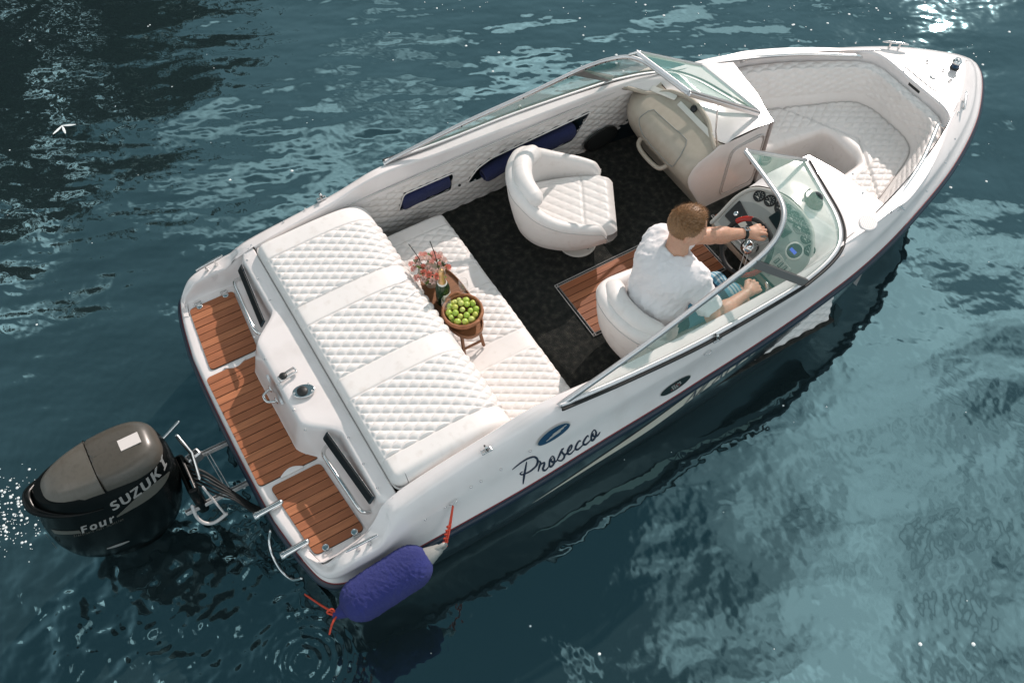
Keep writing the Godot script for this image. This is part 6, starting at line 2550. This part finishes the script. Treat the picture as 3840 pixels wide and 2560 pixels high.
# ---------------------------------------------------------------- what drifts on the water, and the trees it mirrors
func make_drift() -> void:
	var b := MB.new()
	rng.seed = 31
	for k in 3:
		var a := [.5, 1.6, 2.5][k] as float
		var d := Vector3(cos(a), 0, sin(a))
		var s := Vector3(-d.z, 0, d.x)
		var rows := []
		for j in 6:
			var t := j / 5.0
			var w := .010 * sin(PI * (.1 + .8 * t))
			var c := d * .11 * t + Vector3(0, .006 + .008 * t * t, 0)
			rows.append([c - s * w, c + Vector3(0, .003, 0), c + s * w])
		b.grid(rows)
	var f := put("floating_leaf", b, M.foam_white, self, Vector3(.04, WATER + .003, -3.575))
	tag(f, "pale curled leaf floating alone on the dark water off the port side", "leaf")
	# flecks of foam ahead of the bow and behind the engine
	var sp := MB.new()
	lathe(sp, [[.001, -.5], [.6, -.45], [.95, -.1], [1.0, .1], [.8, .5], [.45, .75], [.001, .85]], 8)
	var mesh := sp.mesh()
	var mm := MultiMesh.new()
	mm.transform_format = MultiMesh.TRANSFORM_3D
	mm.mesh = mesh
	var tfs := []
	var cl := FastNoiseLite.new(); cl.seed = 8; cl.frequency = 1.3
	while tfs.size() < 700:
		var p: Vector2
		var r := rng.randf()
		if r < .72: p = Vector2(rng.randf_range(3.2, 8.0), rng.randf_range(-3.4, .6))
		elif r < .90: p = Vector2(-1.17, -.52) + Vector2(rng.randfn(0, .10), rng.randfn(0, .13))
		else: p = Vector2(rng.randf_range(-1.0, 7.0), rng.randf_range(-5.0, 3.0))
		if r < .72 and cl.get_noise_2dv(p) < -.1 + rng.randf() * .3: continue
		if r < .72 and p.y > -1.4 + (p.x - 3.2) * .30 and rng.randf() > .35: continue
		var s := .0032 + .0095 * pow(rng.randf(), 3.5)
		if r >= .72 and r < .90: s *= .8
		tfs.append(Transform3D(Basis.from_scale(Vector3(s, s * .5, s)), Vector3(p.x, WATER + water_h(p.x, p.y) + .0005, p.y)))
	mm.instance_count = tfs.size()
	for k in tfs.size(): mm.set_instance_transform(k, tfs[k])
	var mi := MultiMeshInstance3D.new()
	mi.name = "foam_flecks"
	mi.multimesh = mm
	mi.material_override = M.foam_white
	add_child(mi)
	tag(mi, "tiny white flecks of foam and bubbles scattered on the water", "foam", "", "stuff")

func make_trees() -> void:
	# the wooded bank off the port quarter that the dark corner of the water mirrors
	var bank := MB.new()
	bank.grid([[Vector3(-40, WATER - .4, -17.0), Vector3(-12, WATER - .4, -17.6), Vector3(4.5, WATER - .4, -19.5)], [Vector3(-40, WATER + 1.0, -18.5), Vector3(-12, WATER + 1.0, -19), Vector3(4.5, WATER + .9, -21)], [Vector3(-40, WATER + 1.6, -40), Vector3(-12, WATER + 1.6, -40), Vector3(4.5, WATER + 1.5, -40)]])
	var gm := mat("bank_earth", lin(.05, .06, .025), 0.95)
	tag(put("river_bank", bank, gm, self), "", "", "", "structure")
	var leafm := mat("tree_leaf", lin(.028, .05, .018), 0.6)
	var barkm := mat("bark", lin(.07, .055, .04), 0.9)
	rng.seed = 3
	var labels := ["tall dark tree on the bank, the one standing closest to the stern side", "broad dark tree on the bank between two taller ones", "highest dark tree on the bank with a rounded crown", "slim dark tree on the bank at the edge of the open sky", "wide dark tree on the bank farthest behind the stern"]
	var spots := [[-4.5, -21.5, 15.5, 4.6], [-9.5, -22.5, 14.0, 5.2], [-0.6, -23.0, 17.0, 4.8], [3.0, -24.5, 15.0, 3.6], [-15.5, -23.0, 16.0, 5.4]]
	for k in spots.size():
		var s = spots[k]
		var tr := thing("bank_tree", labels[k], "tree", Vector3(s[0], WATER + .9, s[1]), "trees on the river bank")
		var b := MB.new()
		var h: float = s[2]
		tube(b, [Vector3(0, -.3, 0), Vector3(.1, h * .3, .05), Vector3(-.1, h * .6, 0), Vector3(.05, h * .85, .1)], [.34, .26, .17, .06], 10)
		for j in 9:
			var a := j * 2.4
			var y := h * (.28 + .055 * j)
			tube(b, [Vector3(0, y, 0), Vector3(cos(a) * s[3] * .4, y + 1.1, sin(a) * s[3] * .4), Vector3(cos(a) * s[3] * .75, y + 1.7, sin(a) * s[3] * .75)], [.12, .08, .03], 6)
		put("trunk", b, barkm, tr)
		b = MB.new()
		var clumps := []
		for j in 46:
			var a := rng.randf() * TAU; var f := sqrt(rng.randf()); var yy := rng.randf_range(-1, 1)
			var rad: float = s[3] * sqrt(maxf(0.05, 1 - yy * yy)) * (.55 + .45 * f)
			clumps.append([Vector3(cos(a) * rad, h * .60 + yy * h * .38, sin(a) * rad), rng.randf_range(.9, 1.7)])
		for c in clumps:
			for j in 150:
				var d: Vector3 = Vector3(rng.randfn(), rng.randfn() * .8, rng.randfn()) * c[1] * .55
				var p: Vector3 = c[0] + d
				var u := Vector3(rng.randfn(), rng.randfn(), rng.randfn()).normalized() * rng.randf_range(.2, .42)
				var w := u.cross(Vector3(rng.randfn(), rng.randfn(), rng.randfn())).normalized() * rng.randf_range(.16, .3)
				b.quad(p - u, p - w * .6, p + u, p + w * .6)
		put("crown", b, leafm, tr)

func _ready() -> void:
	make_materials()
	make_view()
	make_water()
	make_trees()
	make_boat()
	make_motor()
	make_fender()
	make_towels()
	make_picnic()
	make_person()
	make_drift()
